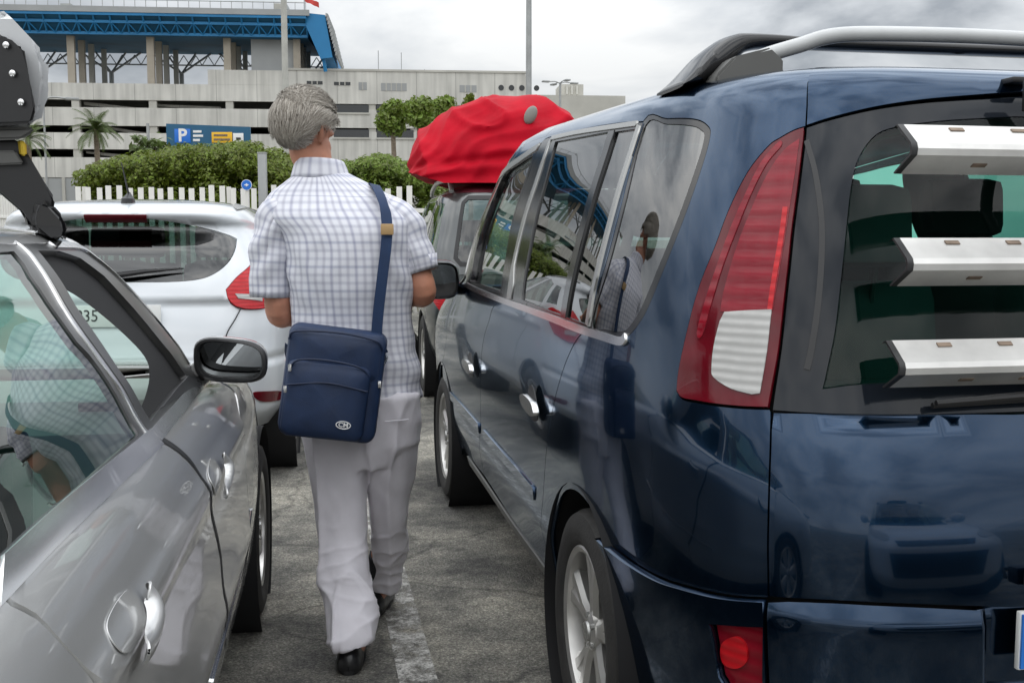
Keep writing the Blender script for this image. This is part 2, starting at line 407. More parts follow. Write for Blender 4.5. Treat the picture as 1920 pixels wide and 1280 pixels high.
SHELLS['F'] = Shell([.2, .35, .55, .75, .95, 1.05, 1.2, 1.34, 1.385, 1.41, 1.46, 1.50, 1.53],
    w=[.86, .93, .945, .94, .925, .90, .825, .745, .715, .69, .63, .5, .15],
    vr=[.12, 0, 0, .04, .12, .17, .28, .40, .33, .32, .5, .95, 1.5],
    vf=[4.3, 4.4, 4.4, 4.2, 3.6, 3.2, 2.9, 2.6, 2.5, 2.45, 2.35, 2.2, 2.1], vm=1.8,
    nr=[4.6] * 13, nf=[4] * 13, ref=(.94, 1.8, 4.6, 2.6, 4))
SHELLS['T'] = Shell([.25, .4, .7, .95, 1.1, 1.3, 1.5, 1.62, 1.69, 1.73, 1.75],
    w=[.82, .87, .89, .885, .87, .82, .765, .72, .64, .5, .15],
    vr=[.1, 0, 0, .04, .07, .13, .19, .24, .33, .6, 1.0],
    vf=[4.3, 4.4, 4.4, 4.1, 3.2, 2.9, 2.6, 2.45, 2.3, 2.2, 2.1], vm=1.8,
    nr=[7] * 11, nf=[5] * 11, ref=(.89, 1.8, 7, 2.6, 5))
FRAMES = {'V': ((1.248, 1.990), 10.84), 'S': ((-1.1457, -.1815), 9.0), 'F': ((-2.11, 5.5), 9.0), 'T': ((0.22, 8.55), 9.5)}
def vz(sh, side, pts):
    """side-view (v, z) points of a car -> chart; side +1 is the car's left"""
    cc = np.linspace(0, sh.cmax, 1500); out = []
    for v, l in pts:
        P = sh._P(cc, np.full_like(cc, l)); out.append((side * float(np.interp(v, P[:, 1], cc)), l))
    return out
def uz(sh, pts):
    """rear-view (u, z) points -> chart (u > 0 is the car's right)"""
    cc = np.linspace(0, sh.cm, 1500); out = []
    for u, l in pts:
        P = sh._P(cc, np.full_like(cc, l)); c = float(np.interp(abs(u), -P[:, 0], cc)); out.append((-math.copysign(c, u), l))
    return out
def flip(pts): return [(-a, b) for a, b in pts]
def inpoly(P, poly):
    x, y = P[:, 0], P[:, 1]; r = np.zeros(len(P), bool); q = np.array(poly)
    j = len(q) - 1
    for i in range(len(q)):
        xi, yi = q[i]; xj, yj = q[j]
        c = ((yi > y) != (yj > y)) & (x < (xj - xi) * (y - yi) / (yj - yi + 1e-15) + xi)
        r ^= c; j = i
    return r
def area(p):
    q = np.array(p); x, y = q[:, 0], q[:, 1]
    return .5 * np.sum(x * np.roll(y, -1) - np.roll(x, -1) * y)
def clean(p, eps=1e-4):
    out = []
    for a in p:
        if not out or math.hypot(a[0] - out[-1][0], a[1] - out[-1][1]) > eps: out.append((float(a[0]), float(a[1])))
    if math.hypot(out[0][0] - out[-1][0], out[0][1] - out[-1][1]) < eps: out.pop()
    return out
def inset(p, d):
    """move a closed outline inwards by d"""
    p = clean(p)
    if d == 0: return p
    q = np.array(p); s = 1 if area(p) > 0 else -1
    e = np.roll(q, -1, 0) - q; e /= np.linalg.norm(e, axis=1, keepdims=True)
    n = np.stack([-e[:, 1], e[:, 0]], 1) * s
    n0 = np.roll(n, 1, 0); b = n0 + n; k = 1 + np.sum(n0 * n, 1)
    k = np.maximum(k, .45)
    return [tuple(r) for r in q + d * b / k[:, None]]
def densify(p, step):
    out = []
    for i in range(len(p)):
        a, b = np.array(p[i]), np.array(p[(i + 1) % len(p)])
        n = max(1, int(np.ceil(np.linalg.norm(b - a) / step)))
        for k in range(n): out.append(tuple(a + (b - a) * k / n))
    return out
def panel(name, sh, poly, mat, parent, holes=(), off=0., f=None, depth=.012, step=.03, gap=0.0, flipn=False, lip=None):
    """one panel: the outline `poly` in chart coordinates, meshed on the body surface `sh`, with a turned-in edge"""
    outer = densify(inset(poly, gap), step)
    hs = [densify(inset(h, -gap), step) for h in holes]
    loops = [outer] + hs
    q = np.array(outer); lo, hi = q.min(0), q.max(0)
    gx = np.arange(lo[0] + step * .5, hi[0], step); gy = np.arange(lo[1] + step * .5, hi[1], step)
    G = np.stack(np.meshgrid(gx, gy), -1).reshape(-1, 2)
    if len(G):
        keep = inpoly(G, outer)
        for h in hs: keep &= ~inpoly(G, h)
        B = np.concatenate([np.array(l) for l in loops])
        G = G[keep]
        if len(G):
            dm = np.full(len(G), 9.)
            for i in range(0, len(B), 200):
                dm = np.minimum(dm, np.min(np.hypot(G[:, None, 0] - B[None, i:i + 200, 0], G[:, None, 1] - B[None, i:i + 200, 1]), 1))
            G = G[dm > step * .45]
    co = []; ed = []
    for l in loops:
        b = len(co); co += l; ed += [(b + i, b + (i + 1) % len(l)) for i in range(len(l))]
    co += [tuple(g) for g in G]
    V, E, Fc, *_ = delaunay_2d_cdt([Vector(c) for c in co], ed, [], 0, 1e-6)
    V = np.array([tuple(v) for v in V]); Fc = np.array([f_ for f_ in Fc if len(f_) == 3])
    cen = V[Fc].mean(1)
    ok = inpoly(cen, outer)
    for h in hs: ok &= ~inpoly(cen, h)
    Fc = Fc[ok]
    def S(c, l, extra=0.):
        o = off + extra + (f(c, l) if f else 0.)
        return sh._P(c, l) + sh.N(c, l) * (np.asarray(o) + 0 * c)[:, None]
    c, l = V[:, 0], V[:, 1]
    P = S(c, l); h = 1.5e-3
    n = np.cross(S(c, l + h) - S(c, l - h), S(c + h, l) - S(c - h, l)); n /= np.maximum(np.linalg.norm(n, axis=1, keepdims=True), 1e-12)
    # orient faces along n
    fn = np.cross(P[Fc[:, 1]] - P[Fc[:, 0]], P[Fc[:, 2]] - P[Fc[:, 0]])
    bad = np.sum(fn * n[Fc].mean(1), 1) < 0
    Fc[bad] = Fc[bad][:, ::-1]
    verts = list(P); norms = list(n); faces = [tuple(x) for x in Fc]
    if depth:
        cnt = {}
        for t in Fc:
            for i in range(3):
                a, b = int(t[i]), int(t[(i + 1) % 3])
                if (b, a) in cnt: del cnt[(b, a)]
                else: cnt[(a, b)] = 1
        idx = {}
        for a, b in cnt:
            for k in (a, b):
                if k not in idx: idx[k] = []
            ev = np.cross(P[b] - P[a], n[a]); ev /= max(np.linalg.norm(ev), 1e-12)
            idx[a].append(ev); idx[b].append(ev)
        top = {}; bot = {}
        for k, evs in idx.items():
            m = np.mean(evs, 0); m = m / max(np.linalg.norm(m), 1e-9)
            top[k] = len(verts); verts.append(P[k]); norms.append((m + n[k] * .5) / np.linalg.norm(m + n[k] * .5))
            bot[k] = len(verts); verts.append(P[k] - n[k] * depth); norms.append(m)
        for a, b in cnt: faces.append((top[b], top[a], bot[a], bot[b]))
    me = bpy.data.meshes.new(name)
    me.from_pydata([tuple(map(float, v)) for v in verts], [], [tuple(int(i) for i in x) for x in faces]); me.update()
    me.polygons.foreach_set('use_smooth', [True] * len(me.polygons))
    me.normals_split_custom_set_from_vertices([tuple(map(float, x)) for x in norms])
    return link(name, me, mat, parent)
def onshell(sh, c, l, off=0.0):
    p = sh._P(np.array([c]), np.array([l]))[0] + sh.N(np.array([c]), np.array([l]))[0] * off
    return Vector(p)
def strip(name, sh, path, w, mat, parent, off=.004, depth=.008, n=8, f=None):
    """a moulding that follows a path on the body"""
    q = np.array(sm(path, n)); t = np.gradient(q, axis=0); t /= np.linalg.norm(t, axis=1, keepdims=True)
    nn = np.stack([-t[:, 1], t[:, 0]], 1) * (w / 2)
    poly = [tuple(x) for x in q + nn] + [tuple(x) for x in (q - nn)[::-1]]
    return panel(name, sh, poly, mat, parent, off=off, depth=depth, step=max(.012, w), f=f)
def arc(cy, cz, r, a0, a1, n=20):
    return [(cy + r * math.cos(math.radians(a0 + (a1 - a0) * k / n)), cz + r * math.sin(math.radians(a0 + (a1 - a0) * k / n))) for k in range(n + 1)]
def make_wheel(parent, loc, R, W, rimr, side, spokes=5, style=0):
    """side +1: outer face towards +x of the car frame"""
    wr = MB().lathe([(-W * .3 * side, .05), (-W * .3 * side, rimr * .74), (-W * .22 * side, rimr * .74), (-W * .22 * side, .05)], 40).build('wheel', M['black'], parent)
    wr.location = loc
    h = W / 2; s = side
    prof = [(-h * .8, rimr * .98), (-h * .98, rimr * 1.06), (-h, R * .86), (-h * .9, R * .955), (-h * .7, R * .992), (-h * .3, R), (-h * .28, R * .985), (-h * .22, R * .985), (-h * .2, R), (h * .2, R), (h * .22, R * .985), (h * .28, R * .985), (h * .3, R), (h * .7, R * .992), (h * .9, R * .955), (h, R * .86), (h * .99, R * .8), (h * .985, R * .795), (h * .97, rimr * 1.1), (h * .9, rimr * 1.03), (h * .8, rimr * .98)]
    MB().lathe([(a * s, r) for a, r in prof], 64).build('tyre', M['rubber'], wr)
    b = MB().lathe([(a * s, r) for a, r in [(h * .8, rimr * 1.0), (h * .86, rimr * 1.02), (h * .9, rimr * .99), (h * .84, rimr * .93), (h * .3, rimr * .88), (-h * .8, rimr * .86), (-h * .8, rimr * .98)]], 64)
    d = h * .62
    for k in range(spokes):
        a0 = 2 * math.pi * k / spokes + .3
        arms = (-.14, .14) if style == 0 else (0,)
        for da in arms:
            sec = []
            for t, wd, dd in ((.16, .030, .95), (.45, .022 if style == 0 else .04, .98), (.75, .026 if style == 0 else .05, 1.0), (.93, .034 if style == 0 else .062, 1.04)):
                a = a0 + da * (t * 1.25)
                r = rimr * t; cx = d * dd
                ca, sa = math.cos(a), math.sin(a)
                q = [(cx * s, -wd), ((cx + .012) * s, -wd * .45), ((cx + .012) * s, wd * .45), (cx * s, wd), ((cx - .03) * s, wd * .7), ((cx - .03) * s, -wd * .7)]
                sec.append([(x, r * ca - tt * sa, r * sa + tt * ca) for x, tt in q])
            b.loft(sec)
    b.lathe([((d - .03) * s, .001), ((d - .03) * s, rimr * .24), ((d + .012) * s, rimr * .22), ((d + .02) * s, rimr * .16), ((d + .02) * s, .001)], 32)
    b.build('rim', M['rim'], wr, angle=30)
    c = MB().lathe([((d + .02) * s, rimr * .13), ((d + .026) * s, rimr * .12), ((d + .028) * s, .001)], 24)
    for k in range(5):
        a = 2 * math.pi * k / 5
        c.lathe([((d + .012) * s, .009), ((d + .022) * s, .008), ((d + .022) * s, .001)], 8, c=(0, rimr * .19 * math.cos(a), rimr * .19 * math.sin(a)))
    c.build('hub_cap', M['frame'], wr)
    return wr
def wheel_well(name, parent, loc, R, W, side):
    """dark housing inside the arch"""
    s = side; x1 = -W * s
    b = MB().lathe([(0.02 * s, R), (x1, R), (x1, .01)], 40)
    o = b.build(name, M['dark'], parent); o.location = loc
    return o
GZ = -0.08
def asphalt():
    m, nt, b, out = newmat('asphalt')
    L = nt.links.new; N = nt.nodes.new
    tc = N('ShaderNodeTexCoord')
    def noise(sc, det=6, ro=.6):
        n = N('ShaderNodeTexNoise'); n.inputs['Scale'].default_value = sc; n.inputs['Detail'].default_value = det; n.inputs['Roughness'].default_value = ro; L(tc.outputs['Object'], n.inputs['Vector']); return n
    def ramp(n, stops):
        r = N('ShaderNodeValToRGB'); L(n.outputs[0], r.inputs[0])
        el = r.color_ramp.elements
        el[0].position, el[0].color = stops[0][0], (*stops[0][1], 1); el[1].position, el[1].color = stops[-1][0], (*stops[-1][1], 1)
        for p, c in stops[1:-1]: e = el.new(p); e.color = (*c, 1)
        return r
    grain = noise(120, 4, .75); v = N('ShaderNodeTexVoronoi'); v.inputs['Scale'].default_value = 150; L(tc.outputs['Object'], v.inputs['Vector'])
    base = ramp(grain, [(.32, (.056, .054, .050)), (.52, (.172, .167, .153)), (.72, (.42, .41, .38))])
    big = noise(1.0, 7, .66); patch = ramp(big, [(.36, (.42, .42, .43)), (.5, (1, .99, .96)), (.60, (1.5, 1.47, 1.40))])
    mid = noise(5.5, 7, .7); stain = ramp(mid, [(.33, (.5, .5, .51)), (.5, (1, 1, .98)), (.66, (1.45, 1.42, 1.36))])
    mx = N('ShaderNodeMix'); mx.data_type = 'RGBA'; mx.blend_type = 'MULTIPLY'; mx.inputs[0].default_value = 1; L(base.outputs[0], mx.inputs[6]); L(patch.outputs[0], mx.inputs[7])
    m2 = N('ShaderNodeMix'); m2.data_type = 'RGBA'; m2.blend_type = 'MULTIPLY'; m2.inputs[0].default_value = 1; L(mx.outputs[2], m2.inputs[6]); L(stain.outputs[0], m2.inputs[7])
    wv = N('ShaderNodeTexNoise'); wv.inputs['Scale'].default_value = 2.2; wv.inputs['Detail'].default_value = 5; L(tc.outputs['Object'], wv.inputs['Vector'])
    ad = N('ShaderNodeMix'); ad.data_type = 'RGBA'; ad.inputs[0].default_value = .22; L(tc.outputs['Object'], ad.inputs[6]); L(wv.outputs['Color'], ad.inputs[7])
    cr = N('ShaderNodeTexVoronoi'); cr.feature = 'DISTANCE_TO_EDGE'; cr.inputs['Scale'].default_value = 1.25; L(ad.outputs[2], cr.inputs['Vector'])
    cm = N('ShaderNodeMapRange'); cm.inputs[1].default_value = .0; cm.inputs[2].default_value = .012; cm.inputs[3].default_value = .42; cm.inputs[4].default_value = 1; L(cr.outputs['Distance'], cm.inputs[0])
    m3 = N('ShaderNodeMix'); m3.data_type = 'RGBA'; m3.blend_type = 'MULTIPLY'; m3.inputs[0].default_value = .8; L(m2.outputs[2], m3.inputs[6]); L(cm.outputs[0], m3.inputs[7])
    L(m3.outputs[2], b.inputs['Base Color'])
    b.inputs['Roughness'].default_value = .82
    bp = N('ShaderNodeBump'); bp.inputs['Strength'].default_value = .7; bp.inputs['Distance'].default_value = .006; L(v.outputs['Distance'], bp.inputs['Height'])
    b2 = N('ShaderNodeBump'); b2.inputs['Strength'].default_value = .35; b2.inputs['Distance'].default_value = .01; L(grain.outputs['Fac'], b2.inputs['Height']); L(bp.outputs[0], b2.inputs['Normal'])
    L(b2.outputs[0], b.inputs['Normal'])
    return m
M['asphalt'] = asphalt()
def linepaint():
    m, nt, b, out = newmat('worn road paint')
    L = nt.links.new; N = nt.nodes.new
    tc = N('ShaderNodeTexCoord')
    n = N('ShaderNodeTexNoise'); n.inputs['Scale'].default_value = 13; n.inputs['Detail'].default_value = 10; n.inputs['Roughness'].default_value = .78; L(tc.outputs['Object'], n.inputs['Vector'])
    r = N('ShaderNodeValToRGB'); r.color_ramp.elements[0].position = .42; r.color_ramp.elements[0].color = (0, 0, 0, 1); r.color_ramp.elements[1].position = .60; r.color_ramp.elements[1].color = (1, 1, 1, 1); L(n.outputs[0], r.inputs[0])
    n2 = N('ShaderNodeTexNoise'); n2.inputs['Scale'].default_value = 120; n2.inputs['Detail'].default_value = 3; L(tc.outputs['Object'], n2.inputs['Vector'])
    c = N('ShaderNodeValToRGB'); c.color_ramp.elements[0].position = .3; c.color_ramp.elements[0].color = (.28, .275, .26, 1); c.color_ramp.elements[1].position = .65; c.color_ramp.elements[1].color = (.62, .61, .58, 1); L(n2.outputs[0], c.inputs[0])
    b.inputs['Roughness'].default_value = .75; L(c.outputs[0], b.inputs['Base Color'])
    t = N('ShaderNodeBsdfTransparent'); mx = N('ShaderNodeMixShader'); L(r.outputs[0], mx.inputs[0]); L(t.outputs[0], mx.inputs[1]); L(b.outputs[0], mx.inputs[2]); L(mx.outputs[0], out.inputs[0])
    return m
M['paintline'] = linepaint()
g = mesh('ground', [(-900, -300, GZ), (900, -300, GZ), (900, 1200, GZ), (-900, 1200, GZ)], [(0, 1, 2, 3)], M['asphalt'], smooth=False)
tag(g, kind='structure')
th = math.radians(10.84)
d = Vector((-math.sin(th), math.cos(th), 0)); nrm = Vector((math.cos(th), math.sin(th), 0))
def mark(p, w, l0, l1):
    q = [p + d * l0 - nrm * w / 2, p + d * l0 + nrm * w / 2, p + d * l1 + nrm * w / 2, p + d * l1 - nrm * w / 2]
    return tag(mesh('road_marking', [(v.x, v.y, GZ + .004) for v in q], [(0, 1, 2, 3)], M['paintline'], smooth=False), kind='structure')
mark(Vector((-.285, 3.13, 0)), .118, -6, 9)
mark(Vector((-.285, 3.13, 0)) + nrm * 3.0, .118, -6, 9)
mark(Vector((-.285, 3.13, 0)) - nrm * 3.0, .118, -6, 9)
CP = np.array([0, 0, 1.27]); _p = math.atan(192 / 1990)
def at(px, py, Y):
    d = np.array([(px - 960) / 1990, math.cos(_p) - (py - 640) / 1990 * math.sin(_p), -math.sin(_p) - (py - 640) / 1990 * math.cos(_p)])
    return Vector(CP + d * (Y / d[1]))
# ---------------------------------------------------------------- the terminal building
# facade frame: s along the facade, d into the building, z up
B0 = at(30, 448, 128.0); BANG = math.radians(5.0)
def bz(y, Y=129.0): return 1.27 + (448 - y) * Y / 1990.0
def bs(x):
    """distance along the facade line of the sight line through column x"""
    k = (x - 960) / 1990.0 / math.cos(_p)
    c, s = math.cos(BANG), math.sin(BANG)
    return (k * B0.y - B0.x) / (c - k * s)
bld = tag(empty('terminal_building', (B0.x, B0.y, 0), BANG), 'long pale concrete multi-storey building with a blue steel canopy on tan columns', 'building')
def bp(name, boxes, mat, bev=0):
    b = MB()
    for (s0, s1, d0, d1, z0, z1) in boxes: b.box(((s0 + s1) / 2, (d0 + d1) / 2, (z0 + z1) / 2), (s1 - s0, d1 - d0, z1 - z0), None, bev)
    return b.build(name, mat, bld)
SL, SR = bs(-170), bs(985)
SF = bs(1190)
# decks: pale spandrels with dark open slots between them
levels = [(163, 193), (207, 240), (253, 283), (298, 335)]
lv = [(bz(b), bz(a)) for a, b in levels]
for k, (z0, z1) in enumerate(lv):
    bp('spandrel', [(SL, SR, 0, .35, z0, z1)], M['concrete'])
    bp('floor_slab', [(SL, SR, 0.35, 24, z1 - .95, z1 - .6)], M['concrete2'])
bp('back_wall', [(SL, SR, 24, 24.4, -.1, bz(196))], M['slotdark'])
bp('end_wall', [(SL - .4, SL, .2, 24.4, -.1, bz(163))], M['concrete2'])
bp('end_wall', [(SR, SR + .4, .2, 24.4, -.1, bz(148, 133))], M['concrete'])
bp('ground_storey', [(SL, SR, .6, 1.0, -.1, bz(352)), (SL, SR, .3, .7, bz(352), bz(335))], M['greypanel'])
pil = []
for x in (-150, -60, 40, 158, 300, 441, 560, 612, 703, 780, 860, 930):
    pil.append((bs(x) - .45, bs(x) + .45, .12, .9, -.1, bz(166)))
for q in pil: bp('pillar', [q], M['concrete2'])
# ramps seen as pale wedges in the slots
def ramp(x0, x1, ya0, ya1, yb0, yb1):
    s0, s1 = bs(x0), bs(x1)
    b = MB(); b.prism([(s0, bz(ya1)), (s1, bz(yb1)), (s1, bz(yb0)), (s0, bz(ya0))], 'y', 2.0, 2.5); b.build('ramp', M['concrete'], bld)
ramp(165, 290, 193, 199, 206, 213); ramp(205, 300, 238, 242, 252, 260); ramp(165, 300, 284, 288, 296, 305)
ramp(300, 420, 196, 200, 200, 207)
# right-hand block above deck level with its small windows
z_top = bz(140, 131)
cs, cn = bs(552), bs(985)
bp('upper_block', [(cs, cn, -.02, 20, bz(196) + .02, z_top)], M['concrete'])
bp('parapet_cap', [(cs - .1, cn + .1, -.12, .5, z_top, z_top + .25)], M['concrete2'])
bp('upper_block', [(bs(403), bs(552) - .01, .0, 16, bz(163) + .01, bz(136))], M['concrete'])
for (x0, x1, y0, y1) in ((584, 613, 159, 165), (634, 664, 160, 166), (679, 694, 160, 174), (720, 767, 161, 175), (864, 895, 163, 176)):
    w = bp('window', [(bs(x0), bs(x1), -.06, .2, bz(y1, 131), bz(y0, 131))], M['greypanel'] if x1 - x0 > 10 and y1 - y0 > 10 else M['winglass'])
    for k in range(1, max(2, int((x1 - x0) / 9))):
        xm = x0 + (x1 - x0) * k / max(2, int((x1 - x0) / 9))
        MB().box((bs(xm), -.09, (bz(y0, 131) + bz(y1, 131)) / 2), (.12, .06, bz(y0, 131) - bz(y1, 131))).build('mullion', M['concrete2'], w)
for x in (940, 959, 978, 1005):
    b = MB().lathe([(-.08, .001), (-.08, .34), (.1, .34), (.1, .001)], 20)
    bmesh.ops.transform(b.bm, matrix=Matrix.Translation((bs(x), 0, bz(171, 133))) @ Matrix.Rotation(math.radians(90), 4, 'Z'), verts=b.bm.verts)
    b.build('porthole', M['winglass'], bld)
# low windows on the right part
for (x0, x1) in ((632, 697), (711, 779), (790, 850), (870, 922)):
    for (y0, y1) in ((203, 217), (248, 262)):
        w = bp('window', [(bs(x0), bs(x1), -.05, .2, bz(y1, 132), bz(y0, 132))], M['winglass'])
        bp('sill', [(bs(x0) - .1, bs(x1) + .1, -.16, -.04, bz(y1, 132) - .2, bz(y1, 132) - .01)], M['concrete2'])
bp('facade_infill', [(bs(622), SR, -.03, .34, bz(240) - .01, bz(206)), (bs(622), SR, -.03, .34, bz(262) - .01, bz(247)), (bs(622), SR, -.03, .34, bz(300), bz(282))], M['concrete'])
# far wing
bp('far_wing', [(SR - 2, bs(1185), 6, 30, -.1, bz(183, 139)), (bs(1072), bs(1118), 12, 17, bz(183, 139), bz(161, 144))], M['concrete2'])
for x in (1085, 1095, 1105): bp('fin', [(bs(x) - .12, bs(x) + .12, 11.8, 12, bz(180, 144), bz(164, 144))], M['concrete'])
# canopy: roof sheet, blue truss edge, sloping soffit, end face
kL, kR = bs(-190), bs(588)
zt, zr, zs = bz(36), bz(77), bz(112)
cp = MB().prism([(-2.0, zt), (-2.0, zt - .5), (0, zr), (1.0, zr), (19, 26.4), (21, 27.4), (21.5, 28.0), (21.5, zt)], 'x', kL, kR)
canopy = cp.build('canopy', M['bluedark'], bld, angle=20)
bp('roof_edge', [(kL - .3, kR + .4, -2.35, -2.0, zt - .42, zt + .25)], M['greypanel'])
tr = MB()
for y in (45, 57, 75):
    tr.box(((kL + kR) / 2, -2.12 + (y - 45) * .05, bz(y)), (kR - kL, .28, .32))
n = 26
for k in range(n + 1):
    s0 = kL + (kR - kL) * k / n
    tr.tube([(s0, -2.12, bz(45)), (s0, -.6, bz(75))], .13, 6)
    if k < n:
        s1 = kL + (kR - kL) * (k + 1) / n
        sm_ = (s0 + s1) / 2
        tr.tube([(s0, -1.6, bz(57)), (sm_, -.7, bz(75)), (s1, -1.6, bz(57))], .10, 6)
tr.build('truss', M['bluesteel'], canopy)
gz = MB().tube([(kL, -2.3, zt + 1.05), (kR, -2.3, zt + 1.05)], .05, 6)
for k in range(41): gz.box((kL + (kR - kL) * k / 40, -2.3, zt + .6), (.07, .07, 1.0))
gz.build('guard_rail', M['galv'], canopy)
# right end: raking grey cladding over a blue frame
eb = MB().prism([(kR, zt), (kR + 2.2, zt - .2), (kR + 3.0, zs - .2), (kR + 1.6, zs - .4), (kR, zr + 1)], 'y', -1.8, 21)
eb.build('end_frame', M['bluesteel'], bld)
ec = MB()
for k in range(11):
    t0, t1 = k / 11, (k + 1) / 11
    za, zb = zt - (zt - zs) * t0, zt - (zt - zs) * t1
    xa, xb = kR + 2.3 + 1.2 * t0, kR + 2.3 + 1.2 * t1
    ec.prism([(xa, za), (xa + .28, za - .1), (xb + .05, zb + .05), (xb - .15, zb)], 'y', -2.0, 9)
ec.build('end_cladding', M['greypanel'], bld)
for d in (-1.2, 5, 11, 17): tube('raking_strut', [(kR + 1.9, d, zs - .3), (kR + 2.1, d + .3, bz(139))], .22, M['bluesteel'], bld, 8)
bp('stair_tower', [(bs(481), bs(563), 1.0, 8, bz(160), bz(52))], M['greypanel'])
bp('tower_cap', [(bs(530), bs(553), -1.6, 1.2, bz(40), bz(27) + .5)], M['concrete2'])
# columns under the canopy, rows stepping back into the deck
dk = bz(166)
for x in (-150, 4, 151, 297, 438, 566):
    for d, w in ((.5, 1.5), (4.6, 1.3), (8.5, 1.1), (14., 1.0)):
        s0 = bs(x)
        zc = zr + .3 if d < 1 else zr + (d - 1) / 18 * (26.4 - zr) + .2
        bp('column', [(s0 - w / 2 * .56, s0 + w / 2 * .56, d, d + .55, dk, zc)], M['column'] if d < 6 else M['concrete2'])
    s0 = bs(x); d = 17.5
    b = MB().tube([(s0, d, dk), (s0, d, dk + 4.2)], .32, 8)
    for a in (-4, -2, 2, 4): b.tube([(s0, d, dk + 4.0), (s0 + a, d, 26.3)], .14, 6)
    b.build('tree_column', M['galv'], bld)
back = MB()
for k in range(60):
    s0 = kL + (kR - kL) * k / 60
    back.tube([(s0, 19.5, 26.3 - (0 if k % 2 else 1.3)), (s0 + (kR - kL) / 60, 19.5, 26.3 - (1.3 if k % 2 else 0))], .07, 5)
back.tube([(kL, 19.5, 25.0), (kR, 19.5, 25.0)], .1, 6)
back.build('rear_truss', M['galv'], canopy)
bp('roof_cabin', [(bs(108), bs(128), 6, 9, zt, zt + 2.2), (bs(122), bs(130), 5.5, 7, zt, zt + 1.4)], M['concrete2'])
for x, h in ((714, 3.0), (757, 2.8), (800, .8)):
    tube('mast', [(bs(x), 3, z_top), (bs(x), 3, z_top + h)], .05, M['galv'], bld, 6)
# flag on the canopy corner
fl = tag(empty('flag', (0, 0, 0)), 'small red flag on a pole at the end of the blue canopy', 'flag')
Bm = Matrix.Translation((B0.x, B0.y, 0)) @ Matrix.Rotation(BANG, 4, 'Z')
fp = Bm @ Vector((bs(585), -1.9, zt)); fl.location = fp
tube('flagpole', [(0, 0, 0), (0, 0, 1.95)], .06, M['galv'], fl, 8)
rows = []
for j in range(5):
    rows.append([(.05 + i * .24, .2 * math.sin(i * .9 + j * .2), 1.92 - j * .15 - i * .11 - .04 * math.sin(i * 1.7)) for i in range(8)])
vs = [p for r in rows for p in r]
MBf = mesh('flag_cloth', vs, [(j * 8 + i, j * 8 + i + 1, (j + 1) * 8 + i + 1, (j + 1) * 8 + i) for j in range(4) for i in range(7)], M['flagred'], fl)
# ---------------------------------------------------------------- poles and lamps
def pole(name, x, Y, r, ztop, label, mat='galv', head=None):
    p = at(x, 448, Y)
    o = tag(empty(name, (p.x, p.y, GZ)), label, 'lamp post')
    MB().tube([(0, 0, 0), (0, 0, 1.2), (0, 0, ztop)], [r * 1.15, r, r * .8], 14).build('post', M[mat], o)
    MB().box((0, 0, .02), (r * 4, r * 4, .04)).build('base_plate', M[mat], o)
    if head:
        n = head
        for k in range(n):
            a = 2 * math.pi * k / n + .4
            MB().tube(sm([(0, 0, ztop - .1), (math.cos(a) * .5, math.sin(a) * .5, ztop + .05), (math.cos(a) * 1.2, math.sin(a) * 1.2, ztop)], 4), .05, 8).box((math.cos(a) * 1.45, math.sin(a) * 1.45, ztop), (.7, .45, .14), Matrix.Rotation(a, 3, 'Z'), .04).build('lamp_head', M['galv'], o)
    return o
pole('lamp_post', 541, 46, .15, 14, 'thick pale pole rising behind the walking person past the canopy edge', 'polepaint')
pole('lamp_post', 991, 42, .125, 14, 'tall grey pole rising behind the red bundle', 'galv', 2)
pole('street_lamp', 1049, 100, .13, bz(158, 100) - .1, 'far street lamp with a cluster of lamp heads above the red bundle', 'galv', 4)
pole('street_lamp', 92, 58, .06, 8.9, 'thin lamp post with side arm beside the left palm', 'galv', 2)
pole('post', 284, 60, .10, bz(233, 60), 'short grey mast standing left of the blue parking sign', 'galv')['category'] = 'mast'
q = pole('street_lamp', -150, 34, .09, 8.6, 'street lamp with two heads beyond the silver saloon', 'galv', 2)
# ---------------------------------------------------------------- fence
fen = tag(empty('picket_fence', (0, 0, 0)), 'long white picket fence across the end of the car park', 'fence')
FY = 17.2
fa, fb = at(150, 448, FY), at(800, 448, FY)
ztp = at(300, 350, FY).z
nk = int((fb.x - fa.x) / .166)
fen.location = (fa.x, FY, GZ)
zt_ = ztp - GZ
def picket(p, parent=fen):
    b = MB().box((p[0], p[1], zt_ / 2 + .04), (.085, .02, zt_ - .08), None, .004)
    return b.build('picket', M['fence'], parent)
pk = None
def copy_part(o, parent, off):
    c = o.copy(); COL.objects.link(c); c.parent = parent; c.location = o.location + Vector(off); return c
p0 = picket((0, 0))
rj = random.Random(4)
for k in range(1, nk):
    c = copy_part(p0, fen, (k * .166 + rj.uniform(-.006, .006), rj.uniform(-.004, .004), 0))
    c.rotation_euler = (0, rj.uniform(-.006, .006), rj.uniform(-.12, .12)); c.scale = (rj.uniform(.94, 1.05), 1, rj.uniform(.985, 1.012))
for z in (.35, zt_ - .38): MB().box((nk * .083, .035, z), (nk * .166 + .2, .05, .07)).build('rail', M['fence'], fen)
for k in range(0, nk, 14): MB().box((k * .166 + .083, .05, zt_ / 2), (.06, .06, zt_)).build('post', M['fence'], fen)
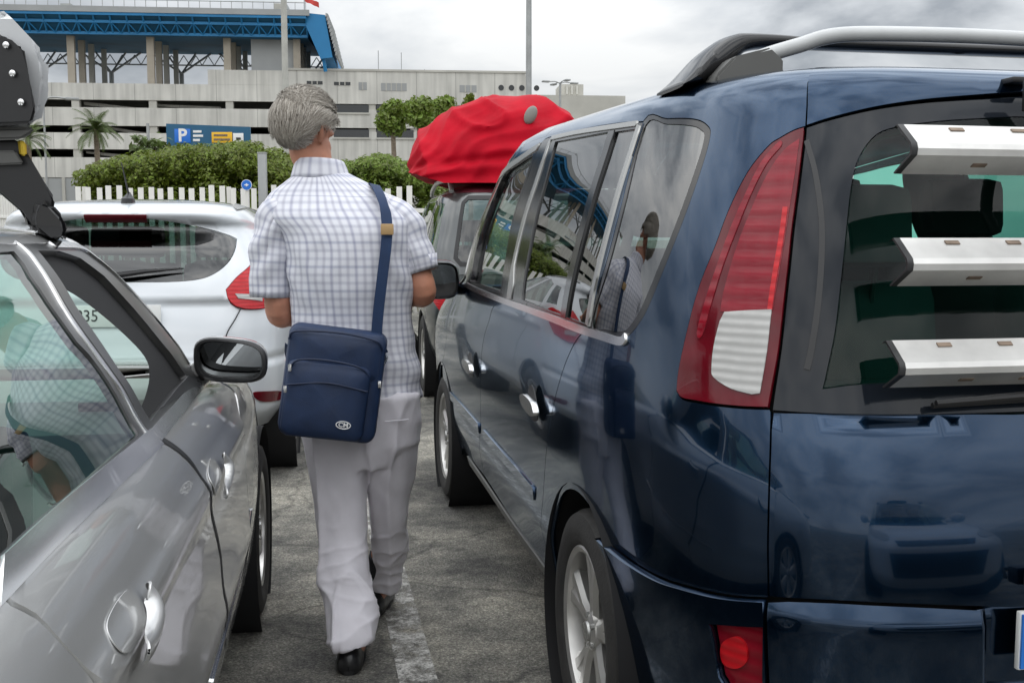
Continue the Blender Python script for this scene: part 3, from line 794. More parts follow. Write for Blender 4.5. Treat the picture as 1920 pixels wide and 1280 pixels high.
# the return of the fence at the left, closer pickets seen at an angle
fe2 = tag(empty('picket_fence', (0, 0, 0)), 'cream close-boarded fence at the far left behind the strut', 'fence')
c0, c1 = at(64, 448, 15.5), at(-140, 448, 13.0)
zc_ = at(20, 366, 14.6).z - GZ
fe2.location = (c0.x, c0.y, GZ)
dv = Vector((c1.x - c0.x, c1.y - c0.y, 0)); nn_ = 40
pb = MB().box((0, 0, zc_ / 2), (.05, .02, zc_), Matrix.Rotation(math.atan2(dv.y, dv.x), 3, 'Z'), .003).build('picket', M['fence'], fe2)
for k in range(1, nn_): copy_part(pb, fe2, dv * (k / nn_))
MB().tube([(0, .03, .4), dv + Vector((0, .03, .4))], .03, 6).build('rail', M['fence'], fe2)
MB().tube([(0, .03, zc_ - .3), dv + Vector((0, .03, zc_ - .3))], .03, 6).build('rail', M['fence'], fe2)
# grey wall behind
w0, w1 = at(-200, 448, 60), at(158, 448, 60)
gw_ = tag(empty('boundary_wall', (w0.x, 60, GZ)), 'grey panel wall between the far left fence and the green hedge', 'wall')
hw = at(100, 335, 60).z - GZ
MB().box(((w1.x - w0.x) / 2, 0, hw / 2), (w1.x - w0.x, .2, hw)).build('wall_panel', M['greypanel'], gw_)
for k in range(12): box('wall_post', ((w1.x - w0.x) * k / 11, -.14, hw / 2), (.16, .1, hw + .1), M['concrete2'], gw_)
# posts by the fence
gp = tag(empty('bollard_post', (at(495, 448, 16.6).x, 16.6, GZ)), 'square grey steel post standing at the white fence', 'post')
hp_ = at(493, 288, 16.6).z - GZ
MB().box((0, 0, hp_ / 2), (.125, .10, hp_), None, .01).build('shaft', M['galv'], gp)
box('cap', (0, 0, hp_ + .008), (.135, .11, .02), M['galv'], gp, bev=.004)
rs = tag(empty('road_sign', (at(465, 448, 16.4).x, 16.4, GZ)), 'small round blue sign on a pale post in front of the white fence', 'sign')
zz = at(465, 347, 16.4).z - GZ
MB().tube([(0, .03, 0), (0, .03, zz - .04)], .03, 10).build('post', M['fence'], rs)
def disc(name, r, z, y, mat, th=.012):
    b = MB().lathe([(0, .001), (0, r), (th, r), (th, .001)], 28)
    bmesh.ops.transform(b.bm, matrix=Matrix.Translation((0, y, z)) @ Matrix.Rotation(math.radians(-90), 4, 'Z'), verts=b.bm.verts)
    return b.build(name, mat, rs)
disc('rim', .082, zz, .0, M['signwhite']); disc('disc', .074, zz, -.004, M['signP'])
ar = MB().prism([(-.034, .008), (-.008, .008), (-.008, .026), (.038, 0), (-.008, -.026), (-.008, -.008), (-.034, -.008)], 'y', -.022, -.017)
ar = ar.build('arrow', M['signwhite'], rs); ar.location = (0, 0, zz)
# blue direction sign behind the hedge
sgY = 27.
ds = tag(empty('direction_sign', (at(318, 448, sgY).x, sgY, GZ)), 'blue parking sign with white P and yellow panel standing behind the hedge', 'sign')
def sg(x, y): p = at(x, y, sgY); return p.x - ds.location.x, p.z - GZ
x0, z1_ = sg(318, 232); x1, z0_ = sg(470, 285)
MB().prism([(0, z0_), (x1, z0_), (x1, z1_ - .08), (0, z1_)], 'y', 0, .06).build('board', M['signblue'], ds)
def sp_(name, xa, ya, xb, yb, mat, y=-.012, th=.012, par=None):
    a, b = sg(xa, ya), sg(xb, yb)
    return MB().box(((a[0] + b[0]) / 2, y, (a[1] + b[1]) / 2), (b[0] - a[0], th, a[1] - b[1]), None, .004).build(name, mat, par or ds)
pp = sp_('parking_panel', 327, 242, 358, 268, M['signP'])
c = sg(342.5, 255)
text_mesh('letter', 'P', .44, M['signwhite'], pp, Matrix.Translation((c[0], -.021, c[1])) @ Matrix.Rotation(math.radians(90), 4, 'X'), .002, bold=.012)
for i, (y, w) in enumerate(((247, 16), (255, 19), (263, 13))): sp_('lettering', 362, y - 2.2, 362 + w, y + 2.2, M['signwhite'], -.006, .006)
yp = sp_('yellow_panel', 397, 248, 436, 268, M['signyellow']); wp_ = sp_('white_panel', 437, 250, 457, 268, M['signwhite'])
for y, w in ((254, 26), (262, 31)): sp_('lettering', 401, y - 2, 401 + w, y + 2, M['rust'], -.020, .006, yp)
sp_('car_symbol', 443, 258, 452, 263, M['ink'], -.021, .006, wp_)
for xx in (.35, x1 - .35): MB().tube([(xx, .1, 0), (xx, .1, z1_ - .1)], .06, 10).build('post', M['galv'], ds)
# ---------------------------------------------------------------- planting
def leaves(name, blobs, n, size, mat, parent=None, seed=1, up=.3):
    """many small leaf faces through the volume of overlapping blobs, denser towards the skin"""
    rnd = random.Random(seed)
    vs, fs = [], []
    wts = [b[1][0] * b[1][1] + b[1][0] * b[1][2] for b in blobs]
    tot = sum(wts)
    for (c, r), w in zip(blobs, wts):
        for _ in range(int(n * w / tot)):
            v = Vector((rnd.gauss(0, 1), rnd.gauss(0, 1), rnd.gauss(0, 1))).normalized()
            k = noise.noise(Vector(c) * .7 + v * 2.3) * .22 + noise.noise(v * 6.1 + Vector(c)) * .10
            rad = (rnd.random() ** .38) * (1 + k)
            p = Vector((c[0] + v.x * r[0] * rad, c[1] + v.y * r[1] * rad, c[2] + v.z * r[2] * rad))
            if p.z < .05: continue
            nrm_ = (v + Vector((rnd.uniform(-.9, .9), rnd.uniform(-.9, .9), rnd.uniform(-.5, .9) + up))).normalized()
            t = nrm_.orthogonal().normalized(); t.rotate(Matrix.Rotation(rnd.uniform(0, 6.28), 3, nrm_)); bt = nrm_.cross(t)
            s = size * rnd.uniform(.6, 1.4); i = len(vs)
            vs += [p - t * s, p + bt * s * .45 + nrm_ * s * .15, p + t * s, p - bt * s * .45 + nrm_ * s * .15]
            fs.append((i, i + 1, i + 2, i + 3))
    return mesh(name, vs, fs, mat, parent, smooth=False)
def bush(name, xs, Y, label, n, seed, mat='hedge', size=.10):
    p = at(sum(x for x, _, _ in xs) / len(xs), 448, Y)
    o = tag(empty(name, (p.x, Y, GZ)), label, 'hedge')
    bl = []; st = MB()
    rnd = random.Random(seed)
    for x, y, w in xs:
        t = at(x, y, Y); h = t.z - GZ; r = w * Y / 1990
        cx = t.x - p.x
        bl.append(((cx, rnd.uniform(-.4, .4), h - r * .95), (r, 1.3, r * .95)))
        bl.append(((cx + rnd.uniform(-.3, .3), rnd.uniform(-.5, .3), (h - r) * .5), (r * 1.15, 1.2, (h - r) * .6)))
        st.tube(sm([(cx * .9, 0, 0), (cx * .95, .1, h * .4), (cx, 0, h - r)], 3), [.06] * 6 + [.02], 6)
        for _ in range(3):
            a = rnd.uniform(0, 6.28); st.tube([(cx, 0, h * .5), (cx + math.cos(a) * r * .6, math.sin(a) * .6, h - r * rnd.uniform(.3, .9))], [.03, .01], 5)
    st.build('stems', M['bark'], o)
    leaves('foliage', bl, n, size, M[mat], o, seed)
    return o
bush('hedge', [(204, 314, 32), (226, 302, 32), (252, 292, 34), (290, 284, 40), (330, 276, 42), (365, 270, 42), (400, 270, 42), (440, 266, 42), (475, 268, 40), (510, 278, 40), (540, 296, 36)], 21.5, 'big rounded green hedge behind the white fence left of the walking person', 190000, 3, 'hedge', .045)
bush('hedge', [(655, 302, 30), (690, 294, 32), (720, 290, 30), (750, 300, 30), (790, 304, 34)], 23, 'lower lighter green hedge between the walking person and the red bundle', 80000, 5, 'hedge2', .048)
bush('weed_clump', [(290, 262, 8), (284, 276, 10)], 24, 'thin spiky growth poking up at the left end of the blue sign', 900, 8, 'palm', .09)['category'] = 'shrub'
def palm(x, ytop, Y, label, nf=30, fl=2.2, seed=1, fan=False, trunk_r=.16, mat='palm'):
    rnd = random.Random(seed)
    p = at(x, 448, Y); ht = at(x, ytop, Y).z - GZ
    o = tag(empty('palm_tree', (p.x, Y, GZ)), label, 'palm tree')
    b = MB()
    lean = rnd.uniform(-.25, .25)
    pts = sm([(lean * .0, 0, 0), (lean * .4, 0, ht * .4), (lean * .2, 0, ht * .75), (0, 0, ht)], 5)
    b.tube(pts, [trunk_r * (1.25 - .45 * i / (len(pts) - 1)) for i in range(len(pts))], 12)
    b.build('trunk', M['trunk'], o)
    vs, fs = [], []
    for k in range(nf):
        a = rnd.uniform(0, 6.28); el = rnd.uniform(-.55, 1.35); L = fl * rnd.uniform(.75, 1.1)
        d = Vector((math.cos(a) * math.cos(el), math.sin(a) * math.cos(el), math.sin(el)))
        side = d.cross(Vector((0, 0, 1)));
        if side.length < .05: side = Vector((1, 0, 0))
        side.normalize()
        N_ = 10
        if not fan:
            prev = Vector((0, 0, ht)); dd = d.copy()
            for i in range(N_):
                nxt = prev + dd * (L / N_)
                w = L * .26 * math.sin(math.pi * (i + 1.2) / (N_ + 1.6)) 
                for sgn in (-1, 1):
                    for q in (0, .5):
                        bse = prev.lerp(nxt, q)
                        tip = bse + (side * sgn * .8 + dd * .75 - Vector((0, 0, .35))).normalized() * w
                        j = len(vs); vs += [bse, bse + dd * L / N_ * .35, tip]; fs.append((j, j + 1, j + 2))
                j = len(vs); vs += [prev - side * .02, prev + side * .02, nxt + side * .015, nxt - side * .015]; fs.append((j, j + 1, j + 2, j + 3))
                prev = nxt; dd = (dd - Vector((0, 0, .16))).normalized()
        else:
            hub = Vector((0, 0, ht)) + d * L * .5
            j = len(vs); vs += [Vector((0, 0, ht)) - side * .02, Vector((0, 0, ht)) + side * .02, hub + side * .015, hub - side * .015]; fs.append((j, j + 1, j + 2, j + 3))
            upv = side.cross(d).normalized()
            for q in range(13):
                aa = (q - 6) / 6 * 1.5
                t = (d * math.cos(aa) + side * math.sin(aa) - Vector((0, 0, .25))).normalized()
                tip = hub + t * L * .55 * rnd.uniform(.8, 1.05)
                j = len(vs); wv = t.cross(upv).normalized() * L * .045
                vs += [hub, hub.lerp(tip, .5) + wv, tip, hub.lerp(tip, .5) - wv]; fs.append((j, j + 1, j + 2, j + 3))
    mesh('crown', vs, fs, M[mat], o, smooth=False)
    return o
palm(187, 243, 62, 'feathery palm tree on a thin trunk left of the blue parking sign', 46, 1.75, 2)
palm(60, 262, 55, 'leaning palm tree partly hidden under the black strut at the left', 26, 1.5, 6)
def round_tree(x, y, rpx, Y, label, n, seed, mat='hedge2', tall=1.25):
    rnd = random.Random(seed)
    p = at(x, y, Y); h = p.z - GZ; r = rpx * Y / 1990
    o = tag(empty('palm_tree', (p.x, Y, GZ)), label, 'palm tree')
    MB().tube(sm([(.1, 0, 0), (.14, 0, h * .4), (.04, 0, h * .8), (0, 0, h + r * .3)], 5), [.17 - .005 * i for i in range(16)], 10).build('trunk', M['trunk'], o)
    bl = [((0, 0, h), (r * .8, r * .8, r * tall * .8))]
    for k in range(9):
        a = rnd.uniform(0, 6.28); e = rnd.uniform(-.9, 1.2)
        bl.append(((math.cos(a) * r * .55, math.sin(a) * r * .55, h + e * r * .6), (r * .45, r * .45, r * .5)))
    leaves('crown', bl, n, .13, M[mat], o, seed, -.2)
    return o
round_tree(736, 222, 33, 52, 'round crowned palm on a bare trunk, left of the red bundle', 2600, 4, 'hedge2', 1.35)
round_tree(785, 212, 31, 50, 'round crowned palm standing directly behind the left end of the red bundle', 2600, 9)
round_tree(830, 206, 25, 56, 'round crowned palm showing above the slope of the red bundle', 1800, 12)
round_tree(878, 194, 14, 66, 'small far palm crown just above the red bundle', 800, 15, 'hedge')
vg = mesh('verge', [(-60, 18.6, GZ + .02), (40, 18.6, GZ + .02), (40, 40, GZ + .02), (-60, 40, GZ + .02)], [(0, 1, 2, 3)], M['grasspatch'], smooth=False)
tag(vg, kind='structure')
# ---------------------------------------------------------------- navy people carrier (right)
GZ = -0.08          # level of the tarmac
R = math.radians
def car_root(key, name, label, cat, group=None):
    (x, y), a = FRAMES[key]
    return tag(empty(name, (x, y, 0), R(a)), label, cat, group)
van = car_root('V', 'people_carrier', 'navy blue people carrier with tall red tail lamp and rails across its rear window', 'car')
V = SHELLS['V']
def smooth(x, a, b):
    t = np.clip((x - a) / (b - a), 0, 1); return t * t * (3 - 2 * t)
# key lines
seam_top = [(0.711, 1.605), (0.704, 1.544), (0.702, 1.502)]
lamp_l = [(0.702, 1.502), (0.730, 1.494), (0.763, 1.478), (0.789, 1.462), (0.836, 1.408), (0.877, 1.329), (0.906, 1.251), (0.939, 1.173), (0.967, 1.083), (0.994, 0.994), (1.001, 0.952)]
lamp_b = [(1.001, 0.952), (0.981, 0.938), (0.931, 0.937), (0.875, 0.937), (0.809, 0.939), (0.759, 0.942)]
lamp_r = [(0.759, 0.942), (0.733, 1.056), (0.720, 1.186), (0.714, 1.292), (0.707, 1.375), (0.702, 1.463), (0.702, 1.502)]
seam_low = [(0.757, 0.937), (0.770, 0.811), (0.779, 0.710), (0.783, 0.587)]
bump_line = [(0.783, 0.585), (0.880, 0.568), (0.988, 0.556), (1.086, 0.546), (1.238, 0.544), (1.407, 0.548)]
WR, WF = (.905, GZ + .322), (3.75, GZ + .322)
arch_pts = [(v, max(z, .16)) for v, z in arc(WR[0], WR[1], .372, -12, 192, 30)]
arch_r = vz(V, 1, arch_pts)              # from the front foot of the arch over the top to the rear foot
arch_fp = [(v, max(z, .16)) for v, z in arc(WF[0], WF[1], .372, 192, -12, 30)]
arch_f = vz(V, 1, arch_fp)
div_up = [(1.496, 1.049), (1.396, 1.557)]
top_gap = [(1.396, 1.557), (1.653, 1.571), (2.157, 1.585), (2.900, 1.592), (3.069, 1.582)]
dseam_r = [(1.496, 1.047), (1.596, 1.014), (1.675, 0.965), (1.755, 0.895), (1.847, 0.787), (1.946, 0.646), (2.025, 0.500), (2.069, 0.397)]
dseam_f = [(2.791, 1.051), (2.972, 0.992), (3.049, 0.891), (3.057, 0.758), (3.100, 0.587), (3.163, 0.431), (3.195, 0.289)]
bp_up = [(3.069, 1.582), (2.791, 1.051)]
sill_r = [(2.045, 0.257), (2.319, 0.251), (2.686, 0.254), (3.195, 0.289)]
sill_f = [(3.195, 0.289), (3.510, 0.280), (3.760, 0.283)]
fseam = [(3.760, 0.283), (4.062, 0.320), (4.178, 0.450), (4.205, 0.600), (4.036, 0.803), (4.398, 1.074)]
apil = [(4.398, 1.074), (4.600, 1.222), (4.600, 1.373), (4.594, 1.510), (4.310, 1.539), (3.603, 1.564), (3.069, 1.582)]
# windows
def quad(c, n=10):
    out = []
    for i in range(len(c)):
        p, q = c[i], c[(i + 1) % len(c)]
        out += [(p[0] + (q[0] - p[0]) * k / n, p[1] + (q[1] - p[1]) * k / n) for k in range(n)]
    return out
w_front = quad([(3.142, 1.550), (2.772, 1.080), (4.006, 1.086)]) [:20] + sm([(4.006, 1.086), (4.148, 1.219), (4.195, 1.358), (4.296, 1.505), (3.682, 1.537), (3.142, 1.550)], 5)[:-1]
w_main = quad([(2.542, 1.570), (1.728, 1.554), (1.792, 1.057), (2.395, 1.070)])
w_small = quad([(1.655, 1.549), (1.443, 1.543), (1.526, 1.052), (1.742, 1.057)])
q_r = sm([(1.380, 1.547), (1.220, 1.539), (1.087, 1.527), (1.029, 1.514), (1.006, 1.492), (1.020, 1.414), (1.065, 1.297), (1.142, 1.154), (1.197, 1.090), (1.265, 1.055), (1.388, 1.050), (1.488, 1.054), (1.417, 1.201), (1.383, 1.373)], 5, True)
qframe = sm([(1.404, 1.560), (1.229, 1.552), (1.073, 1.540), (1.002, 1.521), (0.981, 1.493), (0.994, 1.413), (1.037, 1.297), (1.114, 1.147), (1.172, 1.080), (1.255, 1.040), (1.392, 1.035), (1.522, 1.039), (1.442, 1.201), (1.409, 1.373)], 5, True)
body_poly = (seam_top[:-1] + sm(lamp_l, 4) + sm(lamp_b, 4)[1:] + sm(seam_low, 4) + sm(bump_line, 5)
             + [p for p in arch_r[::-1] if p[0] < 2.2 and p[0] > 0 and (p[1] > .5 or p[0] > 1.7)] + [(1.98, .24)] + sm([(2.045, 0.257), (2.053, 0.343), (2.069, 0.397)], 3)
             + sm(dseam_r[::-1], 4)[1:] + sm(div_up, 4) + sm(top_gap, 4)[1:] + [(top_gap[-1][0], 1.73), (.70, 1.73)])
def bump_f(c, l):   # ledge where the bumper stands proud
    return .022 * smooth(-l, -.80, -.70)
def van_f(c, l):    # soft shoulder along the flank and a swage low on the doors
    return .008 * np.exp(-((l - .40) / .07) ** 2)
def both(fn):
    return fn(1), fn(-1)
P_ = lambda pts, s: pts if s > 0 else flip(pts)
for s in (1, -1):
    panel('body_side', V, P_(body_poly, s), M['blue'], van, holes=[P_(qframe, s)], gap=.0015, step=.026, f=van_f)
    panel('quarter_window_frame', V, P_(qframe, s), M['gloss'], van, holes=[P_(q_r, s)], gap=.001, off=-.001, step=.03)
    panel('quarter_window', V, P_(q_r, s), M['glass_dark'], van, off=-.003, gap=.0005, depth=.004)
    # rear door
    rd = sm(top_gap, 4) + sm(bp_up, 4)[1:] + sm(dseam_f, 4)[1:] + sm(sill_r[::-1], 4)[1:] + sm([(2.045, 0.257), (2.053, 0.343), (2.069, 0.397)], 3)[1:] + sm(dseam_r[::-1], 4)[1:] + sm(div_up, 4)[1:]
    low_r = sm([(1.602, 1.017), (1.870, 1.021), (2.178, 1.025), (2.556, 1.028), (2.917, 1.021)], 4)
    door = panel('rear_door', V, P_(rd, s), M['blue'], van, holes=[P_(w_main, s), P_(w_small, s)], gap=.0025, step=.03, f=van_f)
    gw = inset(rd, .012)
    fr = sm(top_gap, 4) + sm(bp_up, 4)[1:] + sm([(2.703, 1.044), (2.185, 1.037), (1.810, 1.036), (1.511, 1.035)], 4) + sm(div_up, 4)[1:]
    panel('window_frame', V, P_(inset(fr, .004), s), M['gloss'], door, holes=[P_(w_main, s), P_(w_small, s)], off=.002, depth=.012, f=van_f)
    panel('window', V, P_(w_main, s), M['glass_dark'], door, off=-.004, depth=.004)
    panel('window', V, P_(w_small, s), M['glass_dark'], door, off=-.004, depth=.004)
    dvd = quad([(1.728, 1.554), (1.661, 1.553), (1.741, 1.054), (1.799, 1.056)])
    strip('pillar_trim', V, P_([(2.701, 1.581), (2.600, 1.057)], s), .062, M['frame'], door, off=.006, depth=.010, n=1)
    strip('pillar_trim', V, P_([(1.418, 1.549), (1.511, 1.051)], s), .027, M['frame'], door, off=.007, depth=.010, n=1)
    strip('top_trim', V, P_([(2.690, 1.585), (2.137, 1.576), (1.446, 1.555)], s), .012, M['frame'], door, off=.006, depth=.008)
    panel('window_divider', V, P_(dvd, s), M['gloss'], door, off=.004, depth=.014)
    strip('rub_strip', V, P_([(2.148, 0.479), (2.438, 0.485), (2.722, 0.487), (3.058, 0.493)], s), .040, M['blue'], door, off=.008, depth=.010)
    # front door
    fd = sm(bp_up, 4) + sm(dseam_f, 4)[1:] + sm(sill_f, 4)[1:] + sm(fseam, 4)[1:] + sm(apil, 4)[1:]
    door = panel('front_door', V, P_(fd, s), M['blue'], van, holes=[P_(w_front, s)], gap=.0025, step=.03, f=van_f)
    ff = sm(bp_up, 4) + sm([(2.794, 1.055), (3.317, 1.057), (4.152, 1.066)], 4)[1:] + sm(apil, 4)[1:]
    panel('window_frame', V, P_(inset(ff, .004), s), M['gloss'], door, holes=[P_(w_front, s)], off=.002, depth=.03, f=van_f)
    strip('pillar_line', V, P_([(q[0] + .012, q[1] - .012) for q in apil], s), .020, M['frame'], door, off=.006, depth=.010)
    panel('window', V, P_(w_front, s), M['glass'], door, off=-.02, depth=.004)
    strip('rub_strip', V, P_([(3.153, 0.493), (3.523, 0.499), (3.942, 0.503)], s), .040, M['blue'], door, off=.008, depth=.010)
    # bright strip under the windows and along the sill
    strip('belt_strip', V, P_([(1.231, 1.044), (1.264, 1.032), (1.392, 1.034), (1.576, 1.036), (1.879, 1.042), (2.190, 1.045), (2.764, 1.049), (3.310, 1.055), (4.103, 1.067)], s), .020, M['chrome'], van, off=.007, depth=.012)
    strip('sill_strip', V, P_([(2.057, 0.229), (2.343, 0.229), (2.725, 0.230), (3.240, 0.249), (3.631, 0.256)], s), .035, M['greyplastic'], van, off=.006)
    # front wing with the front arch, bonnet side and nose
    fc = sm(fseam, 4)
    wing = fc[::-1][0:1] + [(4.0, 1.04), (4.9, .93), (5.6, .84), (5.75, .60), (5.7, .35), (5.3, .2)] + [p for p in arch_f[::-1] if p[1] > .2] + sm(fseam, 4)
    wing = wing
    panel('front_wing', V, P_(wing, s), M['blue'], van, gap=.002, step=.045)
    # lamps
    lamp = panel('tail_lamp', V, P_(sm(lamp_l, 5) + sm(lamp_b, 5)[1:] + sm(lamp_r, 5)[1:], s), M['lens_dark'], van, gap=.004, off=.004, depth=.014, step=.02)
    red = sm([(0.713, 1.473), (0.748, 1.448), (0.782, 1.399), (0.813, 1.328), (0.841, 1.251), (0.863, 1.165), (0.869, 1.121)], 4) + sm([(0.748, 1.128), (0.735, 1.226), (0.725, 1.321), (0.717, 1.408), (0.713, 1.473)], 4)
    panel('brake_lens', V, P_(red, s), M['lens_red'], lamp, off=.0055, depth=.004, step=.02)
    hl = sm([(0.761, 1.468), (0.799, 1.427), (0.832, 1.361), (0.865, 1.284), (0.891, 1.207), (0.913, 1.141), (0.932, 1.075), (0.916, 1.071), (0.893, 1.142), (0.872, 1.213), (0.845, 1.288), (0.815, 1.364), (0.785, 1.423), (0.755, 1.458)], 4, True)
    panel('side_lens', V, P_(hl, s), M['lens_red'], lamp, off=.006, depth=.004, step=.02)
    bar = sm([(0.728, 1.332), (0.733, 1.268), (0.742, 1.194), (0.749, 1.130)], 4) + sm([(0.759, 1.130), (0.752, 1.199), (0.744, 1.268), (0.739, 1.332)], 4)
    panel('light_bar', V, P_(bar, s), M['lens_bright'], lamp, off=.007, depth=.004, step=.02)
    wh = sm([(0.857, 1.121), (0.807, 1.126), (0.750, 1.130)], 4) + sm([(0.750, 1.130), (0.759, 1.049), (0.776, 0.969)], 3)[1:] + sm([(0.793, 0.966), (0.840, 0.973), (0.882, 0.991), (0.887, 1.009), (0.882, 1.052), (0.868, 1.102)], 3)
    panel('reverse_lens', V, P_(wh, s), M['lens_white'], lamp, off=.007, depth=.005, step=.02)
    # bumper corner
    bl = sm(bump_line, 5)
    foot = [p for p in arch_r[::-1] if p[0] < 1.30]
    bc = bl + vz(V, s * 0 + 1, [(.60, .16)]) + [(1.0, .16), (.785, .16), (.785, .3)]
    bc = sm([(0.783, 0.585)], 1) + bl[1:] + [p for p in arch_r if p[0] < bl[-1][0] + .02 and p[1] < bl[-1][1]] + [(.90, .16), (.785, .16)]
    fog = [(p[0], p[1]) for p in [(0.905, 0.505), (0.788, 0.531), (0.796, 0.389), (0.861, 0.369), (0.889, 0.402)]]
    panel('rear_bumper_corner', V, P_(bc, s), M['blue'], van, holes=[P_(fog, s)], gap=.002, f=bump_f, off=0, depth=.02)
    fg = panel('fog_lamp', V, P_(fog, s), M['lens_red'], van, off=.004, gap=.002, depth=.015, step=.02)
    panel('lamp_lens', V, P_(sm([(0.889, 0.466), (0.855, 0.492), (0.831, 0.483), (0.831, 0.447), (0.860, 0.425), (0.889, 0.429)], 4, True), s), M['lens_bright'], fg, off=.010, depth=.008, step=.015)
    # wheels
    wheel_well('wheel_housing', van, (-s * .905, WR[0], WR[1]), .39, .34, -s)
    wheel_well('wheel_housing', van, (-s * .905, WF[0], WF[1]), .39, .34, -s)
    make_wheel(van, (-s * .805, WR[0], WR[1]), .322, .225, .222, -s, 5)
    make_wheel(van, (-s * .815, WF[0], WF[1]), .322, .225, .222, -s, 5)
# tailgate: spoiler strip, screen, lower panel
topl = [(0.711, 1.605), (0.704, 1.544), (0.702, 1.502)]
gl_top = [(0.702, 1.502), (0.642, 1.518), (0.541, 1.538), (0.432, 1.552), (0.316, 1.562), (0.139, 1.575)]
gl_r = [(0.757, 0.939), (0.733, 1.056), (0.720, 1.186), (0.714, 1.292), (0.707, 1.375), (0.702, 1.463), (0.702, 1.502)]
gl_bot = [(0.757, 0.939), (0.680, 0.943), (0.561, 0.945), (0.415, 0.944), (0.276, 0.940)]
def mir(pts): return pts + flip(pts)[::-1]
sp = mir(flip(sm(gl_top, 4))[::-1][-1:] and sm(gl_top, 4))
spoiler = mir(sm(topl[::-1], 3)[::-1]) if False else None
gt = sm(gl_top, 4)
panel('tailgate_spoiler', V, [(.72, 1.73)] + topl[:-1] + gt + flip(gt)[::-1] + flip(topl[:-1])[::-1] + [(-.72, 1.73)], M['blue'], van, gap=.0025, f=lambda c, l: .012 * np.exp(-((l - 1.60) / .05) ** 2))
tg_low = [p for p in [(0.779, 0.587), (0.663, 0.598), (0.527, 0.597), (0.392, 0.588), (0.310, 0.581)]]
lowp = sm(gl_bot, 4)[::-1] + sm(seam_low, 4) + sm(tg_low, 3)[1:]
tail = panel('tailgate', V, lowp + flip(lowp)[::-1], M['blue'], van, gap=.0025,
    f=lambda c, l: -.010 * smooth(l, .905, .935))
gr = sm(gl_r, 4)
glass_poly = gr[:-1] + gt + flip(gt)[::-1] + flip(gr[:-1])[::-1]
clr = sm([(0.476, 1.501), (0.534, 1.482), (0.575, 1.433), (0.591, 1.374), (0.600, 1.299), (0.610, 1.195), (0.623, 1.094), (0.643, 1.014), (0.651, 0.988)], 4)
clr_t = [(0.476, 1.501), (0.351, 1.514), (0.168, 1.525)]
clr_b = [(0.651, 0.988), (0.575, 0.998), (0.428, 1.002), (0.264, 1.000)]
hole = clr[::-1] + sm(clr_t, 3)[1:] + flip(sm(clr_t, 3))[::-1] + flip(clr[::-1])[::-1][1:] + flip(sm(clr_b, 3))[1:] + sm(clr_b, 3)[::-1][:-1]
fritm = panel('rear_screen', V, glass_poly, M['frit'], tail, holes=[hole], gap=.0025, off=-.003, step=.03)
panel('screen_glass', V, hole, M['glass_rear'], fritm, off=-.003, depth=.004, step=.04)
strip('screen_seal', V, [(0.698, 1.472), (0.674, 1.407), (0.657, 1.321), (0.653, 1.237), (0.658, 1.144), (0.671, 1.063), (0.682, 1.020)], .012, M['ink'], fritm, off=-.001, depth=.003)
# rear bumper between the corners, with the plate recess
bmid = [(.78, p[1]) for p in [(0.782, 0.583)]] + sm(tg_low, 3)[1:]
bm_ = bmid + flip(bmid)[::-1] + [(-.78, .16), (.78, .16)]
bumper = panel('rear_bumper', V, bm_, M['blue'], van, gap=.0025, f=lambda c, l: .022 * smooth(-l, -.62, -.55) - .05 * smooth(-np.abs(c), -.385, -.355) * smooth(l, .40, .43), depth=.02, step=.02)
# inner skin behind every panel (rubber and lining)
inner_l = [(-4.4, .17), (4.4, .17), (4.6, .9), (4.40, 1.05), (4.55, 1.23), (4.52, 1.48), (4.28, 1.52), (3.6, 1.545), (3.0, 1.56), (2.9, 1.70), (-2.9, 1.70), (-3.0, 1.56), (-3.6, 1.545), (-4.28, 1.52), (-4.52, 1.48), (-4.55, 1.23), (-4.40, 1.05), (-4.6, .9)]
hl_ = []
for s in (1, -1):
    hl_ += [inset(P_(w_front, s), -.004), inset(P_(w_main, s), -.004), inset(P_(w_small, s), -.004), inset(P_(q_r, s), -.004), P_(vz(V, 1, arc(WR[0], WR[1], .39, -30, 210, 24)), s), P_(vz(V, 1, arc(WF[0], WF[1], .39, -30, 210, 24)), s)]
hl_.append(inset(hole, -.004))
panel('lining', V, inner_l, M['dark'], van, holes=hl_, off=-.045, depth=0, step=.06)
def roofcap(sh, key, lv, mat, parent, name='roof'):
    cc = np.concatenate([np.linspace(-sh.cmax, sh.cmax, 120)[:-1]])
    P = sh._P(cc, np.full_like(cc, lv)); z0 = P[:, 2].mean()
    vs = list(P) + [np.array([0, P[:, 1].mean(), z0 + .01])]
    n = len(P)
    return mesh(name, vs, [(i, (i + 1) % n, n) for i in range(n)], mat, parent)
roofcap(V, 'V', 1.73, M['blue'], van)
ap_up = [p for p in sm(apil, 4) if p[1] > 1.45]
for s in (1, -1):
    panel('roof_front', V, P_(ap_up[::-1] + [(ap_up[0][0] + .02, 1.50), (6.0, 1.50), (6.0, 1.73), (top_gap[-1][0], 1.73)], s), M['blue'], van, step=.05)
    wp = [p for p in sm(apil, 4) if p[1] < 1.47] + [(6.0, 1.49), (6.0, 1.02), (4.6, 1.03)]
    panel('windscreen', V, P_(wp, s), M['glass'], van, off=-.003, depth=0, step=.05)
    panel('bonnet', V, P_([(4.1, 1.04), (4.9, .94), (5.6, .85), (6.1, .85), (6.1, 1.02)], s), M['blue'], van, step=.06)
    panel('front_bumper', V, P_([(5.62, .84), (6.1, .84), (6.1, .2), (5.4, .2), (5.75, .4)], s), M['blue'], van, step=.06)
